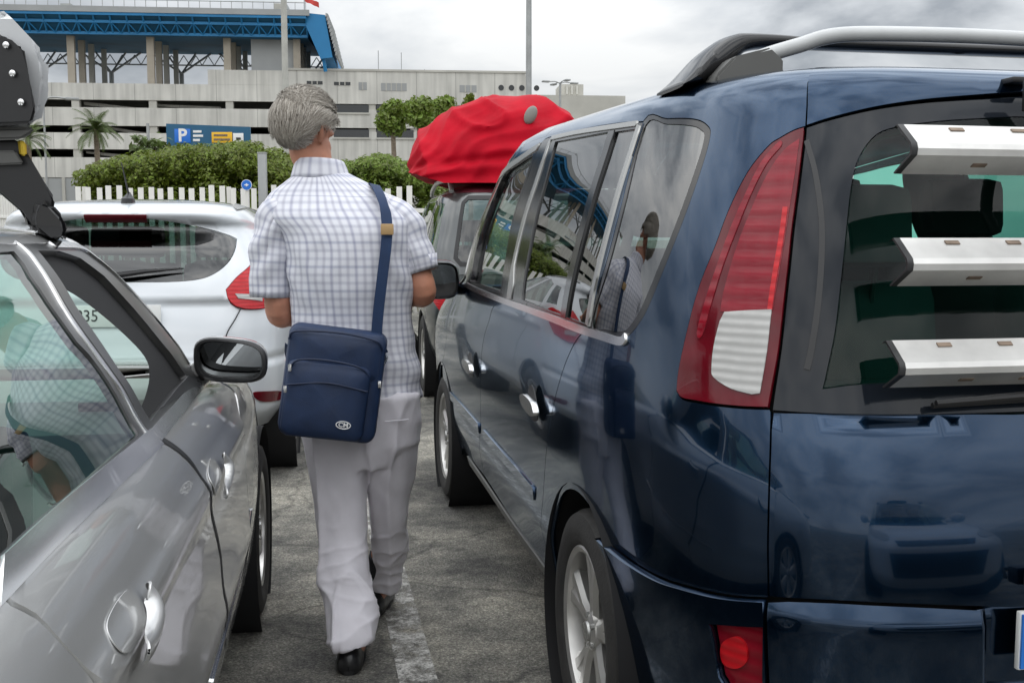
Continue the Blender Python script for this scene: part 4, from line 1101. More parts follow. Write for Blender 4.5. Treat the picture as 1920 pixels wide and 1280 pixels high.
# cabin
def seat(parent, x, y, z, w=.5, h=.62, mat='seatcloth', lean=.14):
    b = MB(); b.box((x, y, z + h / 2), (w, .14, h), Matrix.Rotation(-lean, 3, 'X'), .05)
    o = b.build('seat', M[mat], parent)
    MB().box((x, y - lean * .35 - .01, z + h + .13), (.27, .10, .19), Matrix.Rotation(-lean * .6, 3, 'X'), .04).tube([(x - .07, y - .03, z + h - .05), (x - .07, y - .05, z + h + .06)], .007, 6).tube([(x + .07, y - .03, z + h - .05), (x + .07, y - .05, z + h + .06)], .007, 6).build('headrest', M[mat], o)
    return o
for x, y in ((-.45, 2.45), (.45, 2.45), (-.5, 1.5), (0, 1.5), (.5, 1.5), (-.36, .62), (.36, .62)): seat(van, x, y, .62 if y > 1 else .55, .5 if abs(x) > .1 else .42)
box('cabin_floor', (0, 1.9, .32), (1.6, 3.4, .04), M['dark'], van)
MB().prism([(2.75, .6), (3.35, .6), (3.4, .98), (3.05, 1.03), (2.8, .95)], 'x', -.78, .78).build('dashboard', M['dark'], van)
box('parcel_shelf', (0, .36, .93), (1.2, .36, .03), M['dark'], van)
# door handles
for s in (1, -1):
    for q, nm in (([(2.053, 0.776)], 'r'), ([(3.229, 0.745)], 'f')):
        c, l = q[0]
        c *= s
        h = panel('door_handle', V, P_(sm([(q[0][0] - .10, l - .012), (q[0][0] - .06, l + .016), (q[0][0] + .06, l + .022), (q[0][0] + .105, l + .006), (q[0][0] + .06, l - .016), (q[0][0] - .05, l - .026)], 5, True), s), M['chrome'], van, off=.034, depth=.018, step=.012)
        panel('handle_recess', V, P_(sm([(q[0][0] - .07, l - .03), (q[0][0] - .04, l + .03), (q[0][0] + .02, l + .055), (q[0][0] + .07, l + .02), (q[0][0] + .06, l - .03), (q[0][0], l - .05)], 5, True), s), M['ink'], h, off=.0145, depth=.003, step=.015)
# door mirror
for s in (1, -1):
    c0 = onshell(V, s * [(4.398, 1.074)][0][0], 1.06, .01)
    mc = Vector((-s * 1.02, c0.y - .06, 1.085))
    rings = []
    for t, sx, sz in ((-.075, .001, .001), (-.078, .080, .073), (-.105, .086, .079), (-.085, .094, .088), (0, .098, .092), (.06, .085, .078), (.10, .05, .045), (.115, .001, .001)):
        rings.append([(mc.x + sx * (abs(math.cos(a)) ** .6) * math.copysign(1, math.cos(a)), mc.y + t, mc.z + sz * (abs(math.sin(a)) ** .6) * math.copysign(1, math.sin(a))) for a in [2 * math.pi * k / 28 for k in range(28)]])
    mm = MB().loft(rings, cap=False)
    mm.tube([(c0.x + s * .03, c0.y + .05, 1.03), (mc.x + s * .07, mc.y + .02, 1.05)], .03, 10)
    mo = mm.build('wing_mirror', M['gloss'], van)
    mg = mesh('mirror_glass', [(mc.x + .078 * math.copysign(abs(math.cos(a)) ** .6, math.cos(a)), mc.y - .080 - .22 * .071 * math.copysign(abs(math.sin(a)) ** .6, math.sin(a)), mc.z + .071 * math.copysign(abs(math.sin(a)) ** .6, math.sin(a))) for a in [2 * math.pi * k / 28 for k in range(28)]], [tuple(range(28))[::-1]], M['mirror'], mo, smooth=False)
# wiper
wb = onshell(V, .33, .955, .03)
w0 = onshell(V, [(0.454, 0.954)][0][0], [(0.454, 0.954)][0][1], .028); w1 = onshell(V, -.1, [(0.454, 0.954)][0][1] + .02, .035)
mb = MB().tube([w0, w0.lerp(w1, .5) + Vector((0, -.006, .004)), w1], [.006, .010, .014], 8)
mb.tube([w0 + Vector((0, .012, -.006)), w1 + Vector((0, .012, -.012))], .006, 6)
wp_ = mb.build('wiper', M['black'], tail)
# number plate in its recess
pc = Vector((0, -.028 + .052, .5))
pl = V._P(np.array([0.]), np.array([.5]))[0]
pz = [(0.303, 0.523)][0][1]
py = float(V._P(np.array([.1]), np.array([pz]))[0][1]) - .008
plate = box('number_plate', (-.03, py, pz), (.56, .012, .112), M['plate'], van, bev=.003)
box('plate_band', (-.287, py - .0085, pz), (.04, .004, .104), M['plateblue'], plate)
# roof bars: dark rail with its curved foot, and the grey tube across behind it
f0 = [(1.406, 1.675), (1.023, 1.629), (0.838, 1.607)]
A = [onshell(V, c, l, 0) for c, l in f0]
# roof bars of the people carrier: a dark bar with finned feet and, just behind it, a grey tube on blocks
def fin(s):
    rings = []
    pth = [(-.712, 1.640, .006, .10), (-.68, 1.662, .020, .10), (-.64, 1.695, .038, .09), (-.595, 1.725, .046, .07), (-.55, 1.752, .034, .05), (-.515, 1.764, .022, .042), (-.44, 1.768, .016, .036), (-.30, 1.765, .014, .034), (0, 1.765, .014, .034)]
    q = sm([(p[0], p[1], p[2], p[3]) for p in pth], 4)
    for u, z, hz, hy in q:
        t = 0
        rings.append([(-s * -u, .84 + hy * math.copysign(abs(math.cos(a)) ** .7, math.cos(a)), z + hz * math.copysign(abs(math.sin(a)) ** .7, math.sin(a)) - hz * .3) for a in [2 * math.pi * k / 16 for k in range(16)]])
    return rings
rb = MB()
rb.loft(fin(1)); rb.loft([[(-x, y, z) for x, y, z in r] for r in fin(1)])
bar = rb.build('roof_bar', M['gloss'], van, angle=50)
tb = tube('cross_tube', sm([(-.56, .72, 1.690), (-.50, .72, 1.712), (-.43, .71, 1.733), (-.36, .70, 1.754), (-.25, .70, 1.764), (0, .70, 1.768), (.25, .70, 1.764), (.36, .70, 1.754), (.43, .71, 1.733), (.50, .72, 1.712), (.56, .72, 1.69)], 6), .0185, M['barpaint'], van, 16)
for s in (1, -1):
    b = MB().prism([(s * .655, 1.60), (s * .645, 1.655), (s * .60, 1.70), (s * .505, 1.725), (s * .475, 1.70), (s * .475, 1.60)], 'y', .70, .79)
    bmesh.ops.bevel(b.bm, geom=list(b.bm.edges), offset=.006, segments=2, affect='EDGES')
    b.build('bar_foot', M['greyplastic'], van)
# ---------------------------------------------------------------- rail rack hung on the tailgate
rack = tag(empty('rail_rack', (FRAMES['V'][0][0], FRAMES['V'][0][1], 0), R(FRAMES['V'][1])), 'rack of three worn aluminium rails mounted across the navy people carrier rear window', 'rack')
def rail_profile(z, y=.0):
    # folded plate: top flange, nose, lower face, bottom lip; nose towards the viewer
    o = [(y + .062, z + .040), (y + .052, z + .044), (y + .006, z + .008), (y + .002, z - .002), (y + .004, z - .014), (y + .050, z - .040), (y + .056, z - .044)]
    i = [(a + .0045 + (.001 if k in (2, 3, 4) else 0), b - (.002 if b > z else -.002)) for k, (a, b) in enumerate(o)]
    return o + i[::-1]
for z, u0 in ((1.431, -.545), (1.228, -.545), (1.041, -.553)):
    prof = rail_profile(z)
    b = MB().prism(prof, 'x', u0, .56)
    o = b.build('rail', M['alu'], rack, angle=20)
    e = MB()
    pr = [(a - .003, bb) for a, bb in rail_profile(z)]
    e.prism(pr, 'x', u0 - .012, u0); e.build('end_cap', M['black'], o)
    MB().prism(pr, 'x', .56, .572).build('end_cap', M['black'], o)
    for k in range(8):
        x = u0 + .10 + k * .125
        for (ya, za, yb, zb) in ((.052, .044, .006, .008), (.004, -.014, .050, -.040)):
            ym, zm = ya + (yb - ya) * (.25 if za > 0 else .55), za + (zb - za) * (.25 if za > 0 else .55)
            ang = math.atan2(zb - za, yb - ya)
            MB().box((x + (.04 if za < 0 else 0), ym - .0006, z + zm + (.0006 if za > 0 else -.0006)), (.028, .010, .0022), Matrix.Rotation(ang, 3, 'X')).build('slot', M['rust'], o)
for s in (1, -1):
    x = s * .13
    MB().tube(sm([(x, .16, 1.52), (x, .085, 1.47), (x, .07, 1.40), (x, .07, 1.0), (x, .06, .93)], 5), .014, 12).build('support_post', M['black'], rack)
    MB().box((x, .34, 1.60), (.05, .10, .012), None, .003).box((x, .255, 1.565), (.05, .012, .07), None, .003).tube([(x, .25, 1.55), (x, .16, 1.52)], .012, 10).build('hook', M['black'], rack)
    MB().tube(sm([(x, .07, 1.0), (x, .06, .93), (x, .02, .86), (x, -.012, .76), (x, -.016, .64)], 5), .014, 12).build('lower_leg', M['black'], rack)
    q = s * .285
    MB().box((q, -.022, .640), (.034, .034, .034), None, .006).tube([(q - .022, -.036, .632), (q - .018, -.048, .648), (q + .022, -.048, .648), (q + .026, -.036, .632)], .004, 8).tube([(q, -.02, .645), (x, -.016, .65)], .009, 8).build('clamp', M['black'], rack)
# ---------------------------------------------------------------- silver saloon (left)
sed = car_root('S', 'saloon_car', 'silver saloon car at the near left with its front side window wound down', 'car')
S = SHELLS['S']
s_belt = [(-1.606, 0.907), (-1.892, 0.908), (-2.311, 0.903), (-2.761, 0.896)]
s_belt2 = [(-2.761, 0.896), (-3.137, 0.899), (-3.690, 0.902), (-4.405, 0.897)]
s_bseam = [(-2.761, 0.891), (-2.868, 0.844), (-2.938, 0.790), (-2.961, 0.696), (-3.064, 0.567), (-3.103, 0.460), (-3.183, 0.341), (-3.267, 0.263)]
s_bup = [(-2.812, 1.260), (-2.722, 1.153), (-2.720, 1.036), (-2.761, 0.891)]
s_rseam = [(-1.609, 0.893), (-1.761, 0.855), (-1.857, 0.806), (-1.916, 0.748)]
s_wf = [(-2.907, 1.247), (-3.281, 1.245), (-3.646, 1.228), (-3.845, 1.186), (-3.915, 1.108), (-3.936, 1.017), (-4.012, 0.926), (-3.542, 0.924), (-2.943, 0.914), (-2.833, 0.911), (-2.782, 1.021), (-2.802, 1.144)]
s_wr = [(-2.668, 1.246), (-2.630, 1.160), (-2.657, 1.061), (-2.665, 0.982), (-2.677, 0.911), (-2.244, 0.914), (-1.868, 0.914), (-1.613, 0.912)]
s_top = [(-2.812, 1.260), (-3.288, 1.261), (-3.938, 1.256), (-4.146, 1.235)]
s_apil = [(-4.146, 1.235), (-4.359, 1.185), (-4.613, 1.090), (-4.567, 1.002), (-4.405, 0.897)]
# hidden stretches by side-view numbers (the car's right side is c < 0)
sv = lambda pts: vz(S, -1, pts)
AR, AF = (1.02, GZ + .31), (3.85, GZ + .31)
a_f = [(v, max(z, .16)) for v, z in arc(AF[0], AF[1], .36, 192, -12, 28)]
a_r = [(v, max(z, .16)) for v, z in arc(AR[0], AR[1], .36, 192, -12, 28)]
wr_back = sv([(1.25, .945), (1.10, .99), (1.12, 1.10), (1.45, 1.21), (1.75, 1.245)])
rear_glass = s_wr[:5] + s_wr[5:] + wr_back[0:1] + wr_back[1:]
fwd = sv([(2.98, .80)])
fendseam = sv([(3.12, .86), (3.10, .75), (3.10, .6), (3.16, .42), (3.2, .2)])
def sed_f(c, l): return .010 * np.exp(-((l - .735) / .028) ** 2) + .008 * np.exp(-((l - .40) / .05) ** 2)
P2 = lambda pts, s: pts if s < 0 else flip(pts)
for s in (-1, 1):
    # rear door
    rd = s_belt[::-1] + [(s_rseam[0][0], s_rseam[0][1])] + sm(s_rseam, 3)[1:]
    bs = sm(s_bseam, 5)
    lowpt = [(bs[-1][0], .17), (s_rseam[-1][0] - .10, .17), (s_rseam[-1][0] - .06, .40)]
    rd = [s_belt[-1]] + bs + lowpt + sm(s_rseam, 3)[::-1] + s_belt[:1]
    door = panel('rear_door', S, P2(rd, s), M['silver'], sed, gap=.002, f=sed_f, step=.025)
    # upper frame of the rear door
    fr = sm(s_bup, 4) + sm(s_belt[::-1], 3)[1:] + sv([(1.20, .93), (.98, .99), (1.02, 1.13), (1.4, 1.235), (1.7, 1.265)]) + s_top[:1]
    panel('window_frame', S, P2(fr, s), M['framedark'], door, holes=[P2(rear_glass, s)], gap=.002, off=0, depth=.02)
    panel('window', S, P2(rear_glass, s), M['glass_green'], door, off=-.004, depth=.004)
    strip('frame_trim', S, P2([(q[0] + .030, q[1]) for q in s_bup], s), .014, M['chrome'], door, off=.004, depth=.006)
    strip('belt_strip', S, P2([(p[0], p[1] - .008) for p in s_belt], s), .03, M['chrome'], door, off=.006, depth=.01)
    strip('door_seal', S, P2([(q[0] - .004, q[1]) for q in sm(s_bseam, 3)], s), .017, M['ink'], door, off=.0015, depth=0, n=2, f=sed_f)
    # front door
    fd = [s_belt[-1]] + sm(s_belt2, 3)[1:] + fendseam + [(bs[-1][0], .17)] + bs[::-1]
    door = panel('front_door', S, P2(fd, s), M['silver'], sed, gap=.009, f=sed_f, step=.025)
    ff = sm(s_bup, 4)[::-1] + sm(s_top, 4)[1:] + sm(s_apil, 4)[1:] + sm(s_belt2, 3)[::-1][1:]
    panel('window_frame', S, P2(inset(ff, .002), s), M['framedark'], door, holes=[P2(s_wf, s)], off=.001, depth=.02, step=.014)
    clear = sm([(-2.825, 1.180), (-2.982, 1.176), (-3.192, 1.132), (-3.378, 1.069), (-3.450, 1.014), (-3.286, 0.974), (-2.947, 0.939), (-2.787, 0.938), (-2.732, 1.015), (-2.778, 1.110)], 4, True)
    panel('pillar_lining', S, P2(inset(s_wf, -.02), s), M['dark'], door, holes=[P2(clear, s)], off=-.016, depth=0, step=.014)
    strip('frame_trim', S, P2([(q[0] + .012, q[1] - .006) for q in s_top[1:] + s_apil[1:]], s), .012, M['chrome'], door, off=.006, depth=.006)
    sail = [(-4.012, 0.926), (-4.405, 0.897), (-4.030, 0.887), (-3.690, 0.902), (-3.045, 0.916), (-3.542, 0.924)]
    panel('mirror_mount', S, P2(sail, s), M['black'], door, off=.006, depth=.03)
    strip('belt_strip', S, P2([(p[0], p[1] - .006) for p in s_belt2], s), .022, M['chrome'], door, off=.006, depth=.01)
    # front wing, rear wing, nose, tail
    wing = sv([(3.12, .86)]) + [(-3.5, .885), (-4.35, .82), (-4.75, .70), (-4.6, .3)] + sv(a_f[::-1]) + fendseam[::-1][1:]
    wing = [s_belt2[-1]] + sv([(3.3, .885), (3.7, .84), (4.1, .79), (4.45, .70)]) + [(-5.0, .55), (-4.9, .22)] + sv(a_f[::-1]) + fendseam[::-1]
    panel('front_wing', S, P2(wing, s), M['silver'], sed, gap=.002, step=.04)
    rw = sv([(1.22, .93), (.98, .97), (.9, .91)]) + [(0, .88), (0, .18)] + sv([(.5, .18)] + a_r) + lowpt[1:][::-1][1:] + lowpt[2:] + sm(s_rseam, 3)[::-1]
    rw = [s_rseam[0]] + sv([(1.15, .935), (.6, .875)]) + [(0, .87), (0, .18)] + sv(a_r) + [lowpt[1], lowpt[2]] + sm(s_rseam, 3)[::-1]
    panel('rear_wing', S, P2(rw, s), M['silver'], sed, gap=.002, step=.04)
    # roof and pillars
    rf = sm(s_top, 4)[::-1] + sv([(1.7, 1.265), (1.4, 1.235), (1.02, 1.13), (.98, .99), (1.15, .935), (.6, .88)]) + [(-.55, .885), (-.62, 1.0), (-.7, 1.15), (-.75, 1.27), (-.75, 1.305), (-3.4, 1.305)] + [(-3.2, 1.285)] + sm(s_apil, 4)[::-1][-6:-1]
    rf = sm(s_top, 4)[::-1] + sv([(1.7, 1.265), (1.4, 1.235), (1.02, 1.13), (.98, .99), (1.15, .935)]) + [(-.75, .90), (-.8, 1.1), (-.8, 1.30), (s_top[-1][0] - .12, 1.30), (s_top[-1][0] - .14, 1.275)]
    panel('roof_side', S, P2(rf, s), M['silver'], sed, gap=.001, step=.03, depth=.01)
    ap = sm(s_apil, 4) + [(s_apil[-1][0] - .07, s_apil[-1][1] - .005)] + [(q[0] - .055, q[1] + .004) for q in sm(s_apil, 4)[::-1]]
    panel('windscreen_pillar', S, P2(ap, s), M['silver'], sed, depth=.01)
    wsn = [(q[0] - .06, q[1] + .004) for q in sm(s_apil, 4)] + [(-5.9, .89), (-5.9, 1.275)]
    panel('windscreen', S, P2(wsn, s), M['glass'], sed, off=-.004, depth=0)
    panel('rear_screen', S, P2([(0, .92), (-.72, .92), (-.78, 1.1), (-.78, 1.28), (0, 1.28)], s), M['glass'], sed, off=-.004, depth=0)
    for nm, (v_, z_) in (('front', AF), ('rear', AR)):
        wheel_well('wheel_housing', sed, (-s * .845, v_, z_), .37, .3, -s)
        make_wheel(sed, (-s * .765, v_, z_), .31, .20, .205, -s, 7, 1)
    # bonnet
    panel('bonnet', S, P2([s_belt2[-1]] + sv([(3.3, .888), (3.7, .843), (4.1, .793), (4.45, .705)]) + [(-6, .71), (-6, .88), (-4.6, .905)], s), M['silver'], sed, step=.05)
    # lower sill line
    strip('sill_strip', S, P2([(-2.932, 0.319), (-3.220, 0.338), (-3.621, 0.375), (-3.855, 0.459)], s), .010, M['chrome'], sed, off=.006, depth=.006)
roofcap(S, 'S', 1.305, M['silver'], sed)
lin = [(-4.4, .18), (4.4, .18), (4.4, .70), (3.7, .80), (3.35, .88), (-3.35, .88), (-3.7, .80), (-4.4, .70)]
panel('lining', S, lin, M['dark'], sed, off=-.05, depth=0, step=.07, holes=[P2(sv(arc(v_, z_, .365, -25, 205, 24)), s) for s in (-1, 1) for v_, z_ in (AF, AR)])
box('boot_floor', (0, .5, .84), (1.3, .9, .03), M['silver'], sed)
box('cabin_floor', (0, 2.0, .28), (1.5, 2.6, .04), M['dark'], sed)
# dashboard, seats, wheel
MB().prism([(2.62, .55), (3.2, .5), (3.25, .86), (3.05, .885), (2.74, .87), (2.66, .80)], 'x', -.70, .70).build('dashboard', M['trim'], sed)
box('air_vent', (.56, 2.72, .845), (.10, .012, .05), M['ink'], sed, bev=.004)
for s in (1, -1):
    box('door_card', (s * .69, 2.45, .60), (.03, 1.1, .44), M['trim'], sed, bev=.01)
    seat(sed, s * .36, 1.95, .38, .48, .56)
    seat(sed, s * .33, 1.02, .42, .56, .46)
sw = MB()
for k in range(24):
    pass
sw.tube([(-.36 + .18 * math.cos(a), 2.48 + .06 * math.sin(a), .80 + .17 * math.sin(a)) for a in [2 * math.pi * k / 24 for k in range(25)]], .013, 8)
sw.build('steering_wheel', M['black'], sed)
# door handles: shallow cup with a rounded pull
def polydist(c, l, path):
    d = np.full(np.shape(c), 9.)
    for (x0, y0), (x1, y1) in zip(path, path[1:]):
        vx_, vy_ = x1 - x0, y1 - y0; t = np.clip(((c - x0) * vx_ + (l - y0) * vy_) / max(vx_ * vx_ + vy_ * vy_, 1e-9), 0, 1)
        d = np.minimum(d, np.hypot(c - x0 - t * vx_, l - y0 - t * vy_))
    return d
def handle(s, path, cup, w):
    h = panel('handle_recess', S, P2(sm(cup, 5, True), s), M['silver'], sed, off=.0028, depth=.002, step=.010, f=sed_f)
    q = sm(path, 6)
    t = np.gradient(np.array(q), axis=0); t /= np.linalg.norm(t, axis=1, keepdims=True)
    nn = np.stack([-t[:, 1], t[:, 0]], 1); k = np.linspace(0, 1, len(q)); ww = (w * np.sqrt(np.maximum(.03, 1 - (2 * k - 1) ** 6)))[:, None]
    poly = [tuple(x) for x in np.array(q) + nn * ww] + [tuple(x) for x in (np.array(q) - nn * ww)[::-1]]
    qq = P2(q, s)
    panel('door_handle', S, P2(poly, s), M['silver'], sed, off=.004, depth=.004, step=.006, f=lambda c, l: sed_f(c, l) + .024 * np.sqrt(np.maximum(0, 1 - (polydist(c, l, qq) / (w * 1.04)) ** 2)))
for s in (-1, 1):
    handle(s, [(-2.052, 0.724), (-2.117, 0.716), (-2.164, 0.729), (-2.185, 0.753), (-2.181, 0.773)], [(-2.007, 0.770), (-2.029, 0.783), (-2.110, 0.785), (-2.175, 0.776), (-2.180, 0.747), (-2.146, 0.728), (-2.083, 0.726), (-2.019, 0.741)], .021)
    handle(s, [(-3.047, 0.702), (-3.136, 0.711), (-3.190, 0.739), (-3.183, 0.772)], [(-2.997, 0.748), (-3.046, 0.768), (-3.150, 0.775), (-3.152, 0.745), (-3.112, 0.721), (-3.021, 0.711)], .017)
# mirrors
for s in (-1, 1):
    sg = -s
    mc = Vector((sg * .865, 2.88, .955))
    def ring(t, kx, kz, dx=0):
        out = []
        for k in range(32):
            a = 2 * math.pi * k / 32
            ca, sa = math.cos(a), math.sin(a)
            x = (.094 * (abs(ca) ** .62) * math.copysign(1, ca)); z = .057 * (abs(sa) ** .62) * math.copysign(1, sa)
            z += .010 * (-x / .112) * (1 if sa > 0 else .3)
            out.append((mc.x + sg * (x * kx + dx), mc.y + t + .03 * (-x / .112), mc.z + z * kz))
        return out
    mb = MB().loft([ring(-.02, .88, .84), ring(-.062, .95, .93), ring(-.045, 1.02, 1.02), ring(0, 1.0, 1.0), ring(.05, .8, .82, -.01), ring(.085, .45, .5, -.02), ring(.095, .02, .02, -.02)], cap=False)
    mb.tube([(mc.x - sg * .10, mc.y + .05, mc.z - .05), (mc.x - sg * .08, mc.y + .02, mc.z - .035)], .032, 10)
    mo = mb.build('wing_mirror', M['silver'], sed)
    rim_ = [ring(-.052, 1.022, 1.02), ring(-.064, .985, .97), ring(-.067, .91, .88), ring(-.045, .86, .82)]
    MB().loft(rim_, cap=False).build('mirror_rim', M['black'], mo)
    r = [(x, y + .018 - .34 * (z - mc.z), z) for x, y, z in ring(-.055, .86, .82)]
    mesh('mirror_glass', r, [tuple(range(32)) if sg < 0 else tuple(range(32))[::-1]], M['mirror'], mo, smooth=False)
# ---------------------------------------------------------------- roof carrier on the saloon
rc = tag(empty('roof_carrier', (-1.0, 2.2, 1.30)), 'black and white bolted carrier case raised on a black strut above the silver saloon', 'carrier')
def case(name, pts, y0, y1, mat, parent, bev=.015, drift=-6):
    """solid with the outline pts on its near face, drawing in a little towards its far face"""
    n_, f_ = [at(x, y, y0) for x, y in pts], [at(x + drift, y, y1) for x, y in pts]
    b = MB().loft([n_, f_])
    bmesh.ops.bevel(b.bm, geom=list(b.bm.edges), offset=bev, segments=3, affect='EDGES')
    o = b.build(name, mat, parent); o.matrix_parent_inverse = Matrix.Translation((1.0, -2.2, -1.30))
    return o
M['shell'] = plain('scuffed white shell', (.52, .53, .54), .3, var=.14, scale=5, coat=.4)
M['yellow'] = plain('yellow strap', (.6, .42, .03), .6)
sh_ = case('shell', [(-260, 30), (-60, 5), (5, 18), (24, 36), (58, 72), (90, 105), (94, 150), (88, 205), (72, 238), (40, 248), (-260, 262)], 2.2, 2.5, M['shell'], rc, .02, -16)
ef = case('end_panel', [(-240, 70), (-40, 58), (6, 64), (18, 80), (46, 90), (54, 140), (68, 205), (60, 232), (-240, 246)], 2.165, 2.21, M['black'], rc, .006)
for x, y in ((24, 138), (40, 192), (12, 85)):
    p = at(x, y, 2.16); bo = MB().lathe([(0, .014), (.006, .013), (.010, .007), (.010, .001)], 12)
    bmesh.ops.transform(bo.bm, matrix=Matrix.Translation(p) @ Matrix.Rotation(R(-90), 4, 'Z') @ Matrix.Scale(.5, 4), verts=bo.bm.verts)
    bo = bo.build('bolt', M['chrome'], rc); bo.matrix_parent_inverse = Matrix.Translation((1.0, -2.2, -1.30))
case('base_rail', [(-260, 246), (66, 238), (62, 250), (40, 262), (-260, 272)], 2.2, 2.55, M['greyplastic'], rc, .006)
case('strut', [(-120, 262), (34, 258), (50, 285), (78, 332), (104, 372), (96, 440), (54, 428), (50, 392), (-10, 340), (-120, 300)], 2.24, 2.30, M['black'], rc, .008)
case('strut_cover', [(-120, 284), (30, 282), (46, 308), (-120, 314)], 2.225, 2.26, M['greyplastic'], rc, .004)
case('foot', [(70, 372), (96, 380), (122, 408), (128, 440), (120, 455), (96, 446), (60, 432), (58, 400)], 2.22, 2.36, M['gloss'], rc, .012)
case('strap', [(38, 262), (50, 268), (51, 292), (42, 292)], 2.215, 2.24, M['yellow'], rc, .003)
# ---------------------------------------------------------------- white hatchback (ahead on the left)
hat = car_root('F', 'hatchback_car', 'white hatchback seen from behind, stopped ahead of the silver saloon', 'car')
F = SHELLS['F']
fw_r = [(-0.210, 1.378), (-0.362, 1.361), (-0.561, 1.330), (-0.718, 1.294), (-0.790, 1.270)] ; fw_r = sm(fw_r, 4)
fw_c = sm([(-0.790, 1.270), (-0.740, 1.210), (-0.665, 1.146), (-0.572, 1.090), (-0.477, 1.057), (-0.337, 1.044), (-0.131, 1.043)], 5)
mid_t, mid_b = fw_r[0], fw_c[-1]
gl_half = [(0, mid_t[1])] + fw_r + fw_c[1:] + [(0, mid_b[1])]
gl_half = [p for p in gl_half if p[0] <= 0 or p in (gl_half[0],)]
gl_half = [(0., mid_t[1])] + [p for p in fw_r + fw_c[1:] if p[0] < -.02] + [(0., mid_b[1])]
gfull = [p for p in gl_half] + flip(gl_half)[::-1][1:-1]
lampR = sm([(-0.810, 1.121), (-0.693, 1.062), (-0.612, 0.995)], 4) + sm([(-0.612, 0.995), (-0.624, 0.941), (-0.691, 0.896), (-0.836, 0.886)], 4)[1:] + uz(F, [(.90, 1.0)]) 
lampR = sm([(-0.821, 1.124), (-0.693, 1.062), (-0.612, 0.995)], 4) + sm([(-0.612, 0.995), (-0.624, 0.941), (-0.691, 0.896), (-0.845, 0.886), (-1.022, 0.899)], 4)[1:] + vz(F, -1, [(.62, .98), (.78, 1.03), (.70, 1.08), (.45, 1.06)])
lampW = [(-0.658, 0.971), (-0.746, 0.965), (-0.845, 0.953), (-0.841, 0.924), (-0.742, 0.937), (-0.675, 0.945)]
FR_, FF_ = (.80, GZ + .33), (3.45, GZ + .33)
def fv(s, pts): return vz(F, s, pts)
wins = {'rear': [(.98, 1.10), (1.30, 1.345), (1.66, 1.41), (1.70, 1.08)], 'front': [(1.80, 1.085), (1.76, 1.415), (2.0, 1.425), (2.35, 1.37), (2.72, 1.20), (2.86, 1.09)], 'quarter': [(.66, 1.12), (.98, 1.33), (1.20, 1.345), (.92, 1.115)]}
seam_t = sm([(-0.691, 0.896), (-0.650, 0.833), (-0.609, 0.773), (-0.582, 0.695)], 4)
refl = sm([(-0.756, 0.435), (-0.867, 0.429), (-1.040, 0.405), (-1.078, 0.366), (-1.002, 0.359), (-0.816, 0.380)], 4, True)
P3 = lambda pts, s: pts if s < 0 else flip(pts)
body_holes = [inset(gfull, -.004)]
for s in (-1, 1):
    body_holes += [fv(s, w) for w in wins.values()]
    body_holes += [fv(s, [(v, z) for v, z in arc(a, b, .375, -35, 215, 26)]) for a, b in (FR_, FF_)]
    body_holes += [P3(inset(lampR, -.003), s)]
cm = F.cmax
outl = [(-cm, .22), (cm, .22), (cm, .88), (3.9, .93), (3.75, 1.06), (3.45, 1.2), (3.3, 1.40), (3.1, 1.52), (-3.1, 1.52), (-3.3, 1.40), (-3.45, 1.2), (-3.75, 1.06), (-3.9, .93), (-cm, .88)]
def hat_f(c, l):
    a = np.abs(c)
    return -.012 * smooth(-l, -.945, -.93) * smooth(-a, -.95, -.8) * smooth(l, .62, .70) - .014 * np.exp(-((l - .60) / .02) ** 2) * (a < 1.2) + .008 * np.exp(-((l - .92) / .02) ** 2) * (a > 1.3)
body = panel('body', F, outl, M['white'], hat, holes=body_holes, step=.035, depth=.02, f=hat_f)
roofcap(F, 'F', 1.52, M['white'], hat)
panel('rear_screen', F, gfull, M['glass_hatch'] if 'glass_hatch' in M else M['glass_dark'], hat, off=-.004, depth=.005)
for s in (-1, 1):
    for k, w in wins.items(): panel('window', F, fv(s, w), M['glass_dark'], hat, off=-.003, depth=.004)
    lamp = panel('tail_lamp', F, P3(lampR, s), M['lens_bright'], hat, off=.004, depth=.012, step=.03)
    panel('reverse_lens', F, P3(lampW, s), M['lens_white'], lamp, off=.009, depth=.006, step=.02)
    strip('tailgate_seam', F, P3(seam_t, s), .007, M['ink'], hat, off=.0012, depth=0, n=1)
    panel('reflector', F, P3(refl, s), M['lens_dark'], hat, off=.006, depth=.01, step=.02)
    for (a, b), c in ((FR_, .31), (FF_, .31)):
        wheel_well('wheel_housing', hat, (-s * .915, a, b), .385, .32, -s)
        make_wheel(hat, (-s * .82, a, b), .33, .215, .215, -s, 5, 1)
    # roof rails, door lines, handles
    strip('roof_trim', F, fv(s, [(.75, 1.452), (1.2, 1.475), (1.8, 1.48), (2.3, 1.455)]), .03, M['frame'], hat, off=.008, depth=.01)
    for pth in ([(1.73, 1.42), (1.745, 1.08), (1.75, .7), (1.72, .32)], [(.98, 1.09), (1.0, .9), (1.16, .72), (1.22, .55)], [(2.88, 1.08), (2.92, .8), (2.86, .4)]):
        strip('door_seam', F, fv(s, pth), .007, M['ink'], hat, off=.0012, depth=0)
    for v in (1.12, 1.9):
        strip('door_handle', F, fv(s, [(v, .955), (v + .09, .965), (v + .18, .96)]), .035, M['white'], hat, off=.03, depth=.025)
    mc = Vector((-s * 1.03, 2.72, 1.09))
    MB().ball(mc, (.12, .08, .085), 20).tube([(mc.x + s * .2, mc.y, mc.z - .05), (mc.x + s * .05, mc.y, mc.z - .03)], .025, 8).build('wing_mirror', M['white'], hat)
